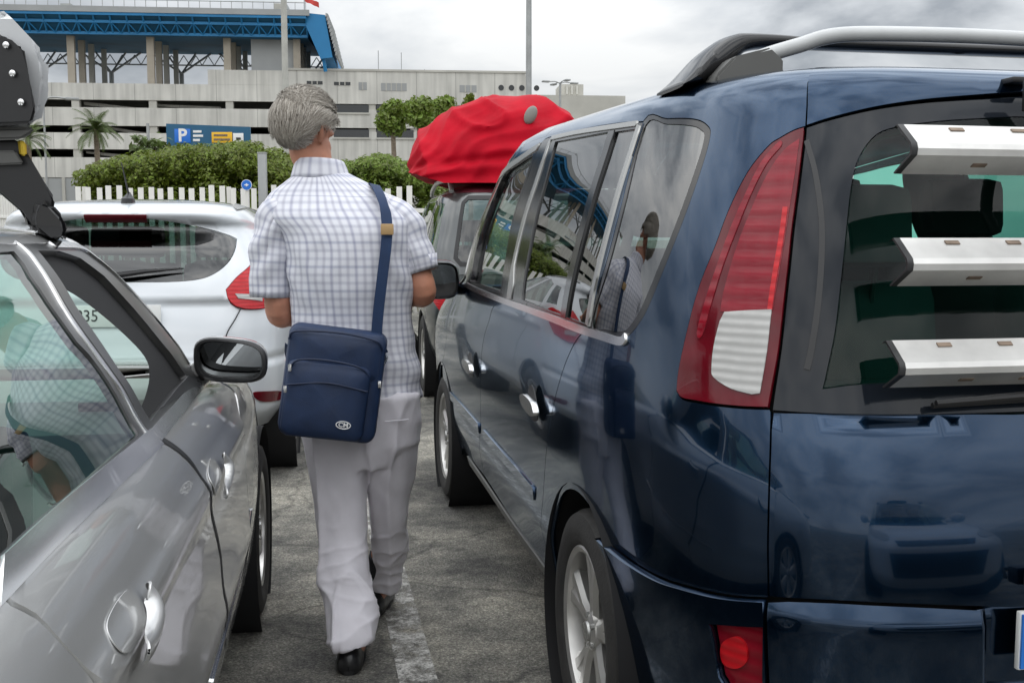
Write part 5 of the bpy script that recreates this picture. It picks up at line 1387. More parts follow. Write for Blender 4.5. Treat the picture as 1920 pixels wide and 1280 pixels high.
# lining, seats, dash
panel('lining', F, [(-4.0, .24), (4.0, .24), (3.8, .93), (-3.8, .93)], M['dark'], hat, off=-.05, depth=0, step=.08, holes=[fv(s, [(v, z) for v, z in arc(a, b, .38, -35, 215, 26)]) for s in (1, -1) for a, b in (FR_, FF_)])
panel('windscreen', F, [(-3.75, 1.08), (-3.45, 1.22), (-3.33, 1.40), (-6, 1.40), (-6, 1.08)], M['glass'], hat, depth=0, off=-.002)
panel('windscreen', F, [(3.75, 1.08), (3.45, 1.22), (3.33, 1.40), (6, 1.40), (6, 1.08)], M['glass'], hat, depth=0, off=-.002)
box('cabin_floor', (0, 1.9, .34), (1.6, 3.0, .04), M['dark'], hat)
box('parcel_shelf', (0, .72, 1.0), (1.3, .55, .03), M['dark'], hat)
for x, y in ((-.38, 2.1), (.38, 2.1), (-.45, 1.15), (0, 1.15), (.45, 1.15)): seat(hat, x, y, .62, .44, .5)
# high brake light, spoiler lip, aerial, wiper, plate
hb = [(0.197, 1.400), (-0.219, 1.398), (-0.193, 1.369), (0.174, 1.371)]
u1 = abs(hb[1][0]); lz = (hb[1][1] + hb[2][1]) / 2
panel('high_brake_lamp', F, [(-u1, lz + .018), (u1, lz + .018), (u1 * .95, lz - .018), (-u1 * .95, lz - .018)], M['lens_dark'], hat, off=.008, depth=.015, step=.02)
ab = onshell(F, .0, 1.49)
ae = MB().loft([[(ab.x + r * math.cos(a) * .8, ab.y - .12 + t + r * 1.6 * math.sin(a), ab.z + z) for a in [2 * math.pi * k / 12 for k in range(12)]] for t, z, r in ((0, -.03, .05), (0, .01, .045), (.03, .035, .02), (.035, .05, .008))])
ae.tube([(ab.x, ab.y - .09, ab.z + .03), (ab.x - .01, ab.y - .22, ab.z + .21)], [.006, .003], 8)
ae.build('aerial', M['black'], hat)
w0 = onshell(F, [(-0.395, 1.100)][0][0], [(-0.395, 1.100)][0][1], .02); wm = onshell(F, 0.02, mid_b[1] + .012, .03); w1 = onshell(F, .06, mid_b[1] + .03, .03)
MB().tube([w0, w0.lerp(wm, .5) + Vector((0, -.004, .006)), wm], [.004, .012, .018], 8).tube([wm + Vector((0, 0, -.03)), wm + Vector((0, .0, .005))], .03, 10).build('wiper', M['black'], hat)
pz = [(-0.055, 0.866)][0]
pcn = onshell(F, 0, pz[1], .012)
hp = box('number_plate', (0, pcn.y - .004, pz[1]), (.53, .010, .115), M['plate'], hat, bev=.002, rot=Matrix.Rotation(R(-6), 3, 'X'))
text_mesh('plate_text', '835          K', .088, M['ink'], hp, Matrix.Translation((.025, pcn.y - .0105, pz[1])) @ Matrix.Rotation(R(84), 4, 'X'), .0006, sx=.88)
box('plate_band', (-.245, pcn.y - .0065, pz[1]), (.035, .010, .105), M['plateblue'], hp, rot=Matrix.Rotation(R(-6), 3, 'X'))
panel('bumper_insert', F, uz(F, [(-.62, .26), (.62, .26), (.58, .36), (-.58, .36)]), M['black'], hat, off=.006, depth=.01)
# front of the hatchback
cmx = F.cmax
for s in (1, -1):
    hl = [(s * (cmx - .98), .74), (s * (cmx - .55), .66), (s * (cmx - .50), .72), (s * (cmx - .70), .80), (s * (cmx - 1.05), .83)]
    h_ = panel('headlamp', F, sm(hl, 4, True), M['lens_white'], hat, off=.006, depth=.01, step=.03)
for z0, z1, hw in ((.34, .52, .50), (.60, .66, .42)):
    panel('grille', F, [(cmx - hw, z1), (cmx - hw * .9, z0), (cmx - .001, z0), (cmx - .001, z1)], M['black'], hat, off=.006, depth=.01)
    panel('grille', F, [(-cmx + hw, z1), (-cmx + hw * .9, z0), (-cmx + .001, z0), (-cmx + .001, z1)], M['black'], hat, off=.006, depth=.01)
def copy_tree(o, parent=None):
    c = o.copy(); COL.objects.link(c)
    if parent: c.parent = parent
    for ch in [x for x in bpy.data.objects if x.parent == o]: copy_tree(ch, c)
    return c
beh = copy_tree(hat)
vx, vy = FRAMES['V'][0]; va = R(FRAMES['V'][1])
beh.location = (vx + math.sin(va) * 5.9 + .05, vy - math.cos(va) * 5.9, 0); beh.rotation_euler = (0, 0, va)
beh['label'] = 'white hatchback waiting behind, mirrored in the navy tailgate'
# ---------------------------------------------------------------- estate car ahead on the right, with a red load on its roof
suv = car_root('T', 'estate_car', 'dark estate car with silver screen frame ahead, carrying the big red bundle on its roof', 'car')
T = SHELLS['T']
def tv(s, pts): return vz(T, s, pts)
t_gl = [(-.62, 1.07), (.62, 1.07), (.66, 1.12), (.58, 1.56), (.54, 1.60), (-.54, 1.60), (-.58, 1.56), (-.66, 1.12)]
tg = uz(T, t_gl)
TR_, TF_ = (.85, GZ + .35), (3.5, GZ + .35)
tw = [[(.30, 1.13), (.46, 1.56), (.92, 1.60), (.98, 1.12)], [(1.06, 1.12), (1.0, 1.60), (1.75, 1.61), (1.82, 1.12)], [(1.9, 1.12), (1.83, 1.61), (2.1, 1.6), (2.4, 1.50), (2.75, 1.14)]]
t_l = uz(T, [(-.64, .99), (-.88, .99)]) 
lampT = uz(T, [(-.58, .70), (-.58, .88), (-.74, .93)]) + tv(1, [(.12, .93), (.26, .78), (.12, .68)]) + uz(T, [(-.78, .67)])
hol = [inset(tg, -.004)]
for s in (1, -1):
    hol += [tv(s, w) for w in tw] + [tv(s, arc(a, b, .39, -35, 215, 26)) for a, b in (TR_, TF_)] + [inset(lampT if s > 0 else flip(lampT), -.003)]
low = 1.0
panel('body', T, [(-5.2, .27), (5.2, .27), (5.0, .8), (4.0, .98), (-4.0, .98), (-5.0, .8)], M['darkcar'] if 'darkcar' in M else M['gloss'], suv, holes=[h for h in hol if min(p[1] for p in h) < 1.0], step=.04, depth=.02)
panel('upper_body', T, [(-4.0, .985), (4.0, .985), (3.55, 1.3), (3.2, 1.6), (3.1, 1.645), (-3.1, 1.645), (-3.2, 1.6), (-3.55, 1.3)], M['greycar'], suv, holes=[h for h in hol if min(p[1] for p in h) > 1.0], step=.04, depth=.02)
panel('roof_edge', T, [(-3.1, 1.65), (3.1, 1.65), (3.0, 1.745), (-3.0, 1.745)], M['maroon'], suv, step=.04)
roofcap(T, 'T', 1.745, M['maroon'], suv)
panel('rear_screen', T, tg, M['glass_teal'], suv, off=-.004, depth=.005)
panel('screen_seal', T, inset(tg, -.022), M['black'], suv, holes=[inset(tg, .012)], off=.002, depth=.01)
for s in (1, -1):
    for w in tw: panel('window', T, tv(s, w), M['glass_green'], suv, off=-.003, depth=.004)
    l = panel('tail_lamp', T, lampT if s > 0 else flip(lampT), M['lens_bright'], suv, off=.004, depth=.015, step=.03)
    for a, b in (TR_, TF_):
        wheel_well('wheel_housing', suv, (-s * .865, a, b), .40, .32, -s)
        make_wheel(suv, (-s * .775, a, b), .35, .215, .22, -s, 5, 1)
    MB().tube(sm([(-s * .66, .42, 1.66), (-s * .66, .50, 1.725), (-s * .66, .7, 1.765), (-s * .66, 1.6, 1.79), (-s * .66, 2.1, 1.74), (-s * .66, 2.2, 1.69)], 5), .02, 10).build('roof_rail', M['alu'], suv)
    mc = Vector((-s * .98, 2.65, 1.13)); MB().ball(mc, (.11, .07, .09), 18).tube([(mc.x + s * .16, mc.y, mc.z - .04), (mc.x, mc.y, mc.z - .03)], .022, 8).build('wing_mirror', M['black'], suv)
panel('windscreen', T, [(3.95, 1.02), (3.6, 1.28), (3.25, 1.58), (6, 1.58), (6, 1.02)], M['glass'], suv, depth=0)
panel('windscreen', T, flip([(3.95, 1.02), (3.6, 1.28), (3.25, 1.58), (6, 1.58), (6, 1.02)]), M['glass'], suv, depth=0)
panel('bonnet', T, [(-4.0, .99), (-5, .82), (-6, .82), (-6, 1.02), (-4.1, 1.02)], M['greycar'], suv, depth=0)
panel('bonnet', T, [(4.0, .99), (5, .82), (6, .82), (6, 1.02), (4.1, 1.02)], M['greycar'], suv, depth=0)
box('cabin_floor', (0, 1.9, .36), (1.5, 3.0, .04), M['dark'], suv)
for x, y in ((-.36, 2.0), (.36, 2.0), (-.42, 1.1), (.42, 1.1)): seat(suv, x, y, .66, .44, .55)
box('rear_bumper', (0, -.02, .50), (1.70, .16, .20), M['black'], suv, bev=.05)
box('number_plate', (0, -.02, .80), (.52, .012, .11), M['plate'], suv, bev=.002)
for y in (.75, 1.7): MB().box((0, y, 1.80), (1.36, .07, .03), None, .008).build('roof_bar', M['black'], suv)
# ---------------------------------------------------------------- the walking person
MX, MY = -.52, 3.5
person = tag(empty('person', (MX, MY, GZ)), 'grey haired person in checked shirt and pale trousers walking away between the cars', 'person')
ORG = Vector((MX, MY, GZ))
def mp_(px, py, dy=0.0):
    """point of the figure: picture column and row on the figure's own plane, dy forward"""
    return at(px, py, MY + dy) - ORG
def remeshed(name, bm, vox, mat, parent, smooth_it=3, disp=None):
    me = bpy.data.meshes.new(name); bmesh.ops.recalc_face_normals(bm, faces=bm.faces); bm.to_mesh(me); bm.free()
    o = bpy.data.objects.new(name, me); COL.objects.link(o)
    m = o.modifiers.new('r', 'REMESH'); m.mode = 'VOXEL'; m.voxel_size = vox; m.adaptivity = 0
    s = o.modifiers.new('s', 'SMOOTH'); s.iterations = smooth_it; s.factor = .5
    dg = bpy.context.evaluated_depsgraph_get()
    me2 = bpy.data.meshes.new_from_object(o.evaluated_get(dg))
    bpy.data.objects.remove(o); bpy.data.meshes.remove(me)
    me2.name = name
    if disp:
        n = len(me2.vertices); co = np.empty(n * 3); me2.vertices.foreach_get('co', co); no = np.empty(n * 3); me2.vertices.foreach_get('normal', no)
        co = co.reshape(-1, 3); no = no.reshape(-1, 3)
        co = co + no * disp(co)[:, None]
        me2.vertices.foreach_set('co', co.ravel()); me2.update()
    me2.polygons.foreach_set('use_smooth', [True] * len(me2.polygons))
    me2.materials.clear()
    return link(name, me2, mat, parent)
def nz(co, sc, seed=0.):
    return np.array([noise.noise(Vector((p[0] * sc[0] + seed, p[1] * sc[1], p[2] * sc[2]))) for p in co])
def sellip(c, rx, ry, n=28, e=.8, tilt=0., lean=0.):
    out = []
    for k in range(n):
        a = 2 * math.pi * k / n
        x = rx * abs(math.cos(a)) ** e * math.copysign(1, math.cos(a)); y = ry * abs(math.sin(a)) ** e * math.copysign(1, math.sin(a))
        out.append((c[0] + x, c[1] + y, c[2] + tilt * x + lean * y))
    return out
def limb(bm, pts, rs, n=20, sq=1.0):
    MBx = MB.__new__(MB); MBx.bm = bm
    q = sm(pts, 5); r = [v[0] for v in sm([(x, 0) for x in rs], 5)]
    MBx.tube(q, list(r), n)
# materials -----------------------------------------------------------
def skinmat():
    m = plain('skin', (.52, .235, .15), .5, var=.16, scale=14, bump=.12, bscale=220, sss=.08)
    m.node_tree.nodes['Principled BSDF'].inputs['Subsurface Radius'].default_value = (.01, .004, .002)
    return m
M['skin'] = skinmat()
def cloth(name, col, bump=.25):
    m = plain(name, col, .85, var=.05, scale=10, bump=bump, bscale=700, sheen=.15)
    return m
M['trouser'] = cloth('pale grey lilac trousers', (.72, .695, .745))
M['navycloth'] = plain('navy nylon', (.008, .024, .072), .55, var=.14, scale=18, bump=.25, bscale=500)
M['navyweb'] = plain('navy webbing', (.006, .027, .085), .7, var=.1, scale=20, bump=.3, bscale=600)
M['shoe'] = plain('black shoe leather', (.012, .012, .013), .3, var=.1, bump=.1, bscale=60)
M['tan'] = plain('tan buckle', (.45, .29, .13), .4, var=.1)
def plaid():
    m, nt, b, out = newmat('checked cotton')
    L = nt.links.new; N = nt.nodes.new
    uv = N('ShaderNodeUVMap'); uv.uv_map = 'UVMap'
    sp = N('ShaderNodeSeparateXYZ'); L(uv.outputs[0], sp.inputs[0])
    def band(ch, period, ph, a0, a1):
        mul = N('ShaderNodeMath'); mul.operation = 'MULTIPLY_ADD'; L(sp.outputs[ch], mul.inputs[0]); mul.inputs[1].default_value = 1 / period; mul.inputs[2].default_value = ph
        fr = N('ShaderNodeMath'); fr.operation = 'FRACT'; L(mul.outputs[0], fr.inputs[0])
        sb = N('ShaderNodeMath'); sb.operation = 'SUBTRACT'; L(fr.outputs[0], sb.inputs[0]); sb.inputs[1].default_value = .5
        ab = N('ShaderNodeMath'); ab.operation = 'ABSOLUTE'; L(sb.outputs[0], ab.inputs[0])
        mr = N('ShaderNodeMapRange'); mr.interpolation_type = 'SMOOTHSTEP'; L(ab.outputs[0], mr.inputs[0]); mr.inputs[1].default_value = a0; mr.inputs[2].default_value = a1; mr.inputs[3].default_value = 1; mr.inputs[4].default_value = 0
        return mr
    col = (.73, .735, .79)
    prev = None
    specs = [(0, .0265, 0, .02, .36, (.66, .65, .70), .72), (1, .0255, 0, .02, .36, (.67, .68, .73), .68), (0, .0795, .0, .02, .07, (.58, .60, .76), .32), (1, .0765, .0, .02, .07, (.58, .64, .78), .30)]
    for ch, per, ph, a0, a1, c, w in specs:
        bd = band(ch, per, ph, a0, a1)
        ml = N('ShaderNodeMath'); ml.operation = 'MULTIPLY'; L(bd.outputs[0], ml.inputs[0]); ml.inputs[1].default_value = w
        mx = N('ShaderNodeMix'); mx.data_type = 'RGBA'; mx.blend_type = 'MULTIPLY'
        L(ml.outputs[0], mx.inputs[0])
        if prev is None: mx.inputs[6].default_value = (*col, 1)
        else: L(prev, mx.inputs[6])
        mx.inputs[7].default_value = (*c, 1); prev = mx.outputs[2]
    L(prev, b.inputs['Base Color']); b.inputs['Roughness'].default_value = .85
    tc = N('ShaderNodeTexCoord'); n = N('ShaderNodeTexNoise'); n.inputs['Scale'].default_value = 22; n.inputs['Detail'].default_value = 4; L(tc.outputs['Object'], n.inputs['Vector'])
    bp = N('ShaderNodeBump'); bp.inputs['Strength'].default_value = .22; bp.inputs['Distance'].default_value = .012; L(n.outputs['Fac'], bp.inputs['Height']); L(bp.outputs[0], b.inputs['Normal'])
    return m
M['plaid'] = plaid()
# key joints ----------------------------------------------------------
shL, shR = mp_(520, 408, .0), mp_(746, 412, .02)
elL, elR = mp_(523, 582, -.01), mp_(793, 545, .0)
wrL, wrR = mp_(585, 596, .30), mp_(735, 560, .30)
hipL, hipR = mp_(618, 780, .0), mp_(722, 780, .03)
knL, knR = mp_(640, 985, -.02), mp_(733, 960, .12)
anL, anR = mp_(656, 1206, -.26), mp_(716, 1118, .16)
anL = Vector((at(656, 1206, 3.27).x - MX, -.23, .085)); anR = Vector((at(705, 1110, 3.78).x - MX, .27, .095))
neck0, neck1 = mp_(598, 335, .05), mp_(586, 282, .06)
hc = mp_(570, 249, .04)      # middle of the head
# ------------------------------------------------ body: one continuous skin
bm = bmesh.new()
limb(bm, [mp_(665, 770, .02), mp_(662, 640, .01), mp_(655, 520, .0), mp_(640, 435, .01), mp_(620, 372, .035)], [.115, .11, .115, .10, .05])
limb(bm, [mp_(614, 372, .035), neck0, neck1 + Vector((0, .0, .02)), hc - Vector((-.005, -.01, .02))], [.050, .052, .056, .055])
for sh, el, wr, hip, kn, an in ((shL, elL, wrL, hipL, knL, anL), (shR, elR, wrR, hipR, knR, anR)):
    limb(bm, [mp_(632, 430, .01), sh + Vector((0, 0, -.02)), sh.lerp(el, .5), el, el.lerp(wr, .25), el.lerp(wr, .6), wr], [.06, .052, .048, .045, .047, .040, .029])
    limb(bm, [hip, hip.lerp(kn, .5), kn, kn.lerp(an, .35), an], [.08, .062, .044, .042, .034])
    d = Vector((.04, 1, 0)).normalized()
    limb(bm, [an + Vector((0, -.03, -.045)), an + d * .06 + Vector((0, 0, -.05)), an + d * .17 + Vector((0, 0, -.06))], [.034, .038, .028])
def hand(bm, w, fwd, up, side):
    """palm, four curled fingers of different length and a thumb from the side of the palm"""
    fwd = fwd.normalized(); side = (side - fwd * side.dot(fwd)).normalized(); up = side.cross(fwd)
    limb(bm, [w - fwd * .02, w + fwd * .03, w + fwd * .085], [.026, .034, .032], 14)
    for k in (-1, 1): limb(bm, [w + fwd * .02 + side * .012 * k, w + fwd * .085 + side * .026 * k], [.020, .018], 12)
    for k, L in enumerate((.068, .078, .074, .058)):
        b0 = w + fwd * .088 + side * (.030 - .020 * k)
        limb(bm, [b0, b0 + fwd * L * .45 - up * .004, b0 + fwd * L * .72 - up * .026, b0 + fwd * L * .70 - up * .050], [.0095, .009, .0085, .0075], 10)
    t0 = w + fwd * .028 + side * .030
    limb(bm, [t0, t0 + fwd * .03 + side * .022 - up * .008, t0 + fwd * .062 + side * .024 - up * .018], [.012, .0105, .0085], 10)
hand(bm, wrL, Vector((.55, .8, .05)), None, Vector((.5, -.4, .55)))
hand(bm, wrR, Vector((-.55, .8, .05)), None, Vector((-.5, -.4, .55)))
# head: skull, jaw, nose, brow, ears; turned to the right and bent forward
HR = Matrix.Rotation(math.radians(-32), 3, 'Z') @ Matrix.Rotation(math.radians(-14), 3, 'X') @ Matrix.Rotation(math.radians(4), 3, 'Y')
def hp(v): return hc + HR @ Vector(v)
mbx = MB.__new__(MB); mbx.bm = bm
mbx.ball(hp((0, -.005, .03)), (.076, .096, .094), 28, HR)
mbx.ball(hp((0, .035, -.045)), (.060, .066, .075), 24, HR)
mbx.ball(hp((0, .058, -.088)), (.042, .040, .034), 20, HR)
limb(bm, [hp((0, .092, .018)), hp((0, .112, -.018)), hp((0, .098, -.036))], [.010, .014, .013], 12)
for s in (-1, 1):
    limb(bm, [hp((s * .012, .088, .024)), hp((s * .038, .082, .026)), hp((s * .056, .062, .018))], [.011, .012, .010], 10)
    limb(bm, [hp((s * .03, .082, -.028)), hp((s * .055, .05, -.02))], [.020, .018], 12)
    for a0 in range(9):
        pass
    limb(bm, [hp((s * .070, .010, -.030)), hp((s * .079, .002, -.012)), hp((s * .087, -.014, .012)), hp((s * .086, -.012, .030)), hp((s * .079, .004, .034)), hp((s * .073, .014, .020))], [.007, .009, .0085, .008, .0075, .007], 10)
    limb(bm, [hp((s * .070, .008, -.02)), hp((s * .078, -.002, .012))], [.012, .012], 10)
for z, w in ((-.060, .0065), (-.070, .0075)): limb(bm, [hp((-.024, .088, z)), hp((0, .098, z)), hp((.024, .088, z))], [w * .6, w, w * .6], 10)
body = remeshed('body', bm, .0055, M['skin'], person, 4)
for s in (-1, 1):
    e = MB().ball(hp((s * .030, .072, .008)), .0125, 16); eo = e.build('eye', M['signwhite'], person)
    MB().ball(hp((s * .030, .0815, .008)), .0048, 12).build('iris', M['ink'], eo)
# ------------------------------------------------ trousers
bm = bmesh.new(); mbx = MB.__new__(MB); mbx.bm = bm
def leg(profile):
    rings = []
    for xl, xr, y, dy, ry in profile:
        a, b_ = mp_(xl, y, dy), mp_(xr, y, dy)
        rings.append(sellip((a + b_) / 2, (b_ - a).length / 2, ry, 26, .9))
    R_ = []
    for k in range(26):
        R_.append(sm([r[k] for r in rings], 4))
    mbx.loft([[R_[k][i] for k in range(26)] for i in range(len(R_[0]))])
leg([(560, 690, 742, .0, .12), (566, 690, 800, .0, .115), (574, 690, 860, -.01, .10), (586, 688, 930, -.03, .088), (595, 690, 1000, -.06, .078), (601, 694, 1065, -.11, .075), (606, 699, 1120, -.17, .076), (610, 703, 1160, -.215, .078), (612, 703, 1186, -.24, .08), (616, 699, 1202, -.25, .078)])
leg([(658, 783, 742, .0, .12), (672, 781, 800, .02, .112), (682, 777, 860, .05, .096), (690, 770, 920, .09, .085), (694, 764, 980, .13, .076), (698, 759, 1030, .19, .072), (698, 752, 1065, .245, .072), (699, 747, 1102, .275, .074)])
mbx.loft([sellip(mp_(671, 735, .0), .205, .135, 30, .85), sellip(mp_(672, 780, .01), .205, .128, 30, .85), sellip(mp_(675, 830, .01), .190, .115, 30, .85), sellip(mp_(680, 872, .01), .10, .10, 30, .9)])
def tdisp(co):
    z = co[:, 2]
    x, y = co[:, 0], co[:, 1]
    lowk = np.clip((.34 - z) / .30, 0, 1)
    f2 = nz(co, (6, 5, 9), 5.)
    cuff = (1 - np.abs(np.sin(z * 30 + 3.5 * f2 + 5 * x))) ** 2 * lowk ** 1.2 * .010
    drape = (1 - np.abs(nz(np.stack([x + .10 * z, y, z * .13], 1), (12, 5, 4), 9.))) ** 5 * .015 - .004
    fine = nz(np.stack([x + .5 * z, y, z * .5], 1), (24, 12, 12), 3.) * .0035 + (1 - np.abs(nz(np.stack([x - .9 * z, y, z + .5 * x], 1), (9, 6, 11), 7.))) ** 6 * .008 * np.clip((.5 - z) / .3, 0, 1)
    pull = np.exp(-((z - .84) / .13) ** 2) * (1 - np.abs(nz(np.stack([x - .8 * z, y, x + z], 1), (11, 4, 3), 2.))) ** 4 * .005
    return cuff + drape + fine + pull
trs = remeshed('trousers', bm, .0065, M['trouser'], person, 5, tdisp)
# crease and back pocket welt
for sgn, x0 in ((1, 735),):
    MB().tube([mp_(722, 790, -.128), mp_(766, 786, -.10)], .0022, 6).build('pocket_welt', M['trouser'], trs)
# ------------------------------------------------ shirt: trunk and two sleeves, each with its own run of checks
SH = []
prof = [ # left, right, row, depth half, forward
    (546, 790, 752, .150, .02), (547, 788, 725, .148, .015), (550, 784, 690, .142, .01), (550, 778, 640, .135, .0), (547, 773, 585, .132, -.005), (543, 773, 530, .135, -.01), (540, 773, 475, .138, -.015),
    (528, 772, 440, .132, -.015), (503, 772, 412, .118, -.01), (496, 762, 390, .102, .0), (506, 742, 371, .088, .012), (522, 716, 355, .078, .025), (538, 690, 341, .072, .036), (550, 668, 330, .067, .045), (556, 652, 322, .063, .052), (557, 645, 318, .060, .055)]
NP = 64
rings = []
for xl, xr, y, ry, dy in prof:
    a, b_ = mp_(xl, y, dy), mp_(xr, y, dy)
    tilt = 0.0 if y > 500 else -.03
    rings.append([np.array(p) for p in sellip((a + b_) / 2, (b_ - a).length / 2, ry, NP, .82 if y > 400 else .9, tilt)])
cols = [sm([r[k] for r in rings], 5) for k in range(NP)]
rows_ = [[np.array(cols[k][i]) for k in range(NP)] for i in range(len(cols[0]))]
verts, uvs, faces = [], [], []
def add_sheet(rows, uvf, wrap=True):
    base = len(verts); n = len(rows[0])
    for i, r in enumerate(rows):
        for k in range(n + 1): verts.append(r[k % n]); uvs.append(uvf(i, k, r))
    for i in range(len(rows) - 1):
        for k in range(n): faces.append((base + i * (n + 1) + k, base + i * (n + 1) + k + 1, base + (i + 1) * (n + 1) + k + 1, base + (i + 1) * (n + 1) + k))
def wrinkle(p, s1=1.0):
    v = Vector(p)
    a = noise.noise(Vector((v.x * 5 + v.z * 3.2, v.y * 4, v.z * 7))) * .010
    b2 = noise.noise(Vector((v.x * 14 - v.z * 9, v.y * 9, v.z * 10 + v.x * 6))) * .0055
    c = noise.noise(Vector((v.x * 30, v.y * 20, v.z * 24))) * .0018
    return (a + b2 + c) * s1
for i, r in enumerate(rows_):
    c = np.mean(r, 0)
    t = i / (len(rows_) - 1)
    for k in range(NP):
        d = r[k] - c; d[2] = 0; d = d / max(np.linalg.norm(d), 1e-6)
        am = 1.0 if t < .75 else max(.25, 1 - (t - .75) * 3)
        w = wrinkle(r[k], am)
        # pulled folds fanning from the armpits and soft bagging at the waist
        z = r[k][2]
        w += .006 * math.sin((z * 46) + r[k][0] * 16) * math.exp(-((z - .93) / .10) ** 2) * (.5 + .5 * math.tanh(8 * abs(d[0]) - 3))
        w += .007 * math.sin((r[k][0] * 1.2 + z * .8) * 60) * math.exp(-((z - 1.22) / .10) ** 2) * max(0, abs(d[0]) - .3)
        if t < .12: w += .010 * math.sin(k / NP * 2 * math.pi * 7 + 1) * (1 - t / .12)
        r[k] = r[k] + d * w
hem = rows_[0]
for k in range(NP):  # curved shirt tail
    a = 2 * math.pi * k / NP
    dz = -.018 * math.cos(2 * a + math.pi) - .004
    for i in range(8): rows_[i][k][2] += dz * (1 - i / 8)
per = [0.]
mid = rows_[len(rows_) // 3]
for k in range(NP): per.append(per[-1] + np.linalg.norm(mid[(k + 1) % NP] - mid[k]))
add_sheet(rows_, lambda i, k, r: (per[k] - per[3 * NP // 4] + .0, float(r[k % NP][2]) + (.0 if i < len(rows_) * .66 else .0127)))
def sleeve(sh, el, wr, hem_c, hem_r, s):
    """short sleeve from inside the shoulder to its hem"""
    p0 = sh + Vector((-s * .060, 0, .020)); ax = [p0, sh + Vector((-s * .004, 0, -.010)), sh.lerp(hem_c, .45) + Vector((s * .008, 0, 0)), hem_c]
    q = sm(ax, 7); rr = [v[0] for v in sm([(.070, 0), (.078, 0), (.078, 0), (hem_r, 0)], 7)]
    NS = 40; rows = []
    nx = None
    L_ = 0; Ls = [0]
    for i, p in enumerate(q):
        p = Vector(p); t = (Vector(q[min(i + 1, len(q) - 1)]) - Vector(q[max(i - 1, 0)])).normalized()
        nx = Vector((0, -1, 0)) if nx is None else nx
        nx = (nx - t * nx.dot(t)).normalized(); ny = t.cross(nx)
        row = []
        for k in range(NS):
            a = 2 * math.pi * k / NS
            d = nx * math.cos(a) * 1.08 + ny * math.sin(a) * .93
            v = p + d * rr[i]
            w = wrinkle((v.x * 1.2, v.y, v.z * 1.3), .8) + .006 * math.sin(v.z * 55 + v.x * 30 * s + a) * math.exp(-((i / len(q) - .55) / .25) ** 2)
            row.append(np.array(v + d * w))
        rows.append(row)
        if i: L_ += (Vector(q[i]) - Vector(q[i - 1])).length; Ls.append(L_)
    # turned hem
    last = rows[-1]; c = np.mean(last, 0)
    rows.append([c + (p - c) * .93 + np.array([0, 0, .004]) for p in last]); Ls.append(L_ + .003)
    rows.append([c + (p - c) * .90 + np.array([0, 0, .05]) for p in last]); Ls.append(L_ + .05)
    add_sheet(rows, lambda i, k, r: (k / NS * 2 * math.pi * .08 + .007, -Ls[i] + .01))
sleeve(shL, elL, wrL, mp_(510, 556, .0), .073, -1)
sleeve(shR, elR, wrR, mp_(786, 512, .01), .066, 1)
# collar stand and fall
cr = rows_[-1]; cc = np.mean(cr, 0)
def coll(sc, dz, lean=0.0): return [cc + (p - cc) * np.array([sc, sc, 1]) + np.array([0, -.004, dz + lean * (p[1] - cc[1])]) for p in cr]
add_sheet([coll(1.0, -.004), coll(.97, .012, -.2), coll(.96, .020, -.2), coll(1.02, .021, -.2), coll(1.10, .006, -.15), coll(1.20, -.020, -.1), coll(1.255, -.034, -.05)], lambda i, k, r: (k / NP * .5, i * .012 + .02))
me = bpy.data.meshes.new('shirt'); me.from_pydata([tuple(v) for v in verts], [], faces); me.update()
uvl = me.uv_layers.new(name='UVMap')
for l in me.loops: uvl.data[l.index].uv = uvs[l.vertex_index]
me.polygons.foreach_set('use_smooth', [True] * len(me.polygons))
shirt = link('shirt', me, M['plaid'], person)
md = shirt.modifiers.new('thick', 'SOLIDIFY'); md.thickness = .003; md.offset = -1
# ------------------------------------------------ socks and shoes
M['sock'] = plain('dark sock', (.02, .02, .024), .9)
for an, kn in ((anL, knL), (anR, knR)):
    MB().tube(sm([an + Vector((0, -.005, -.02)), an + Vector((0, -.004, .03)), an.lerp(kn, .18), an.lerp(kn, .42)], 4), [.040] * 5 + [.041] * 4 + [.046] * 4, 14).build('sock', M['sock'], person)
for an, yw in ((anL, .10), (anR, -.06)):
    Rz = Matrix.Rotation(yw, 3, 'Z')
    pitch = 0
    def sp3(x, y, z): return an + Rz @ Vector((x, y, z - an.z))
    rr = []
    for y, w, h in ((-.085, .001, .03), (-.083, .030, .058), (-.065, .039, .075), (-.02, .042, .085), (.05, .044, .078), (.11, .050, .058), (.165, .044, .045), (.195, .026, .034), (.205, .001, .02)):
        rr.append([sp3(w * math.cos(a), y, .014 + max(0, math.sin(a)) * (h - .014) + min(0, math.sin(a)) * .004) for a in [2 * math.pi * k / 20 for k in range(20)]])
    so = MB().loft(rr, cap=False).build('shoe', M['shoe'], person, angle=60)
    sl = []
    for k in range(28):
        a = 2 * math.pi * k / 28
        y = .058 + .146 * math.sin(a); w = .047 if y > .02 else .041
        sl.append((w * abs(math.cos(a)) ** .7 * math.copysign(1, math.cos(a)), y))
    b = MB(); b.loft([[sp3(x, y, .0) for x, y in sl], [sp3(x, y, .014) for x, y in sl]]); b.build('sole', M['ink'], so)
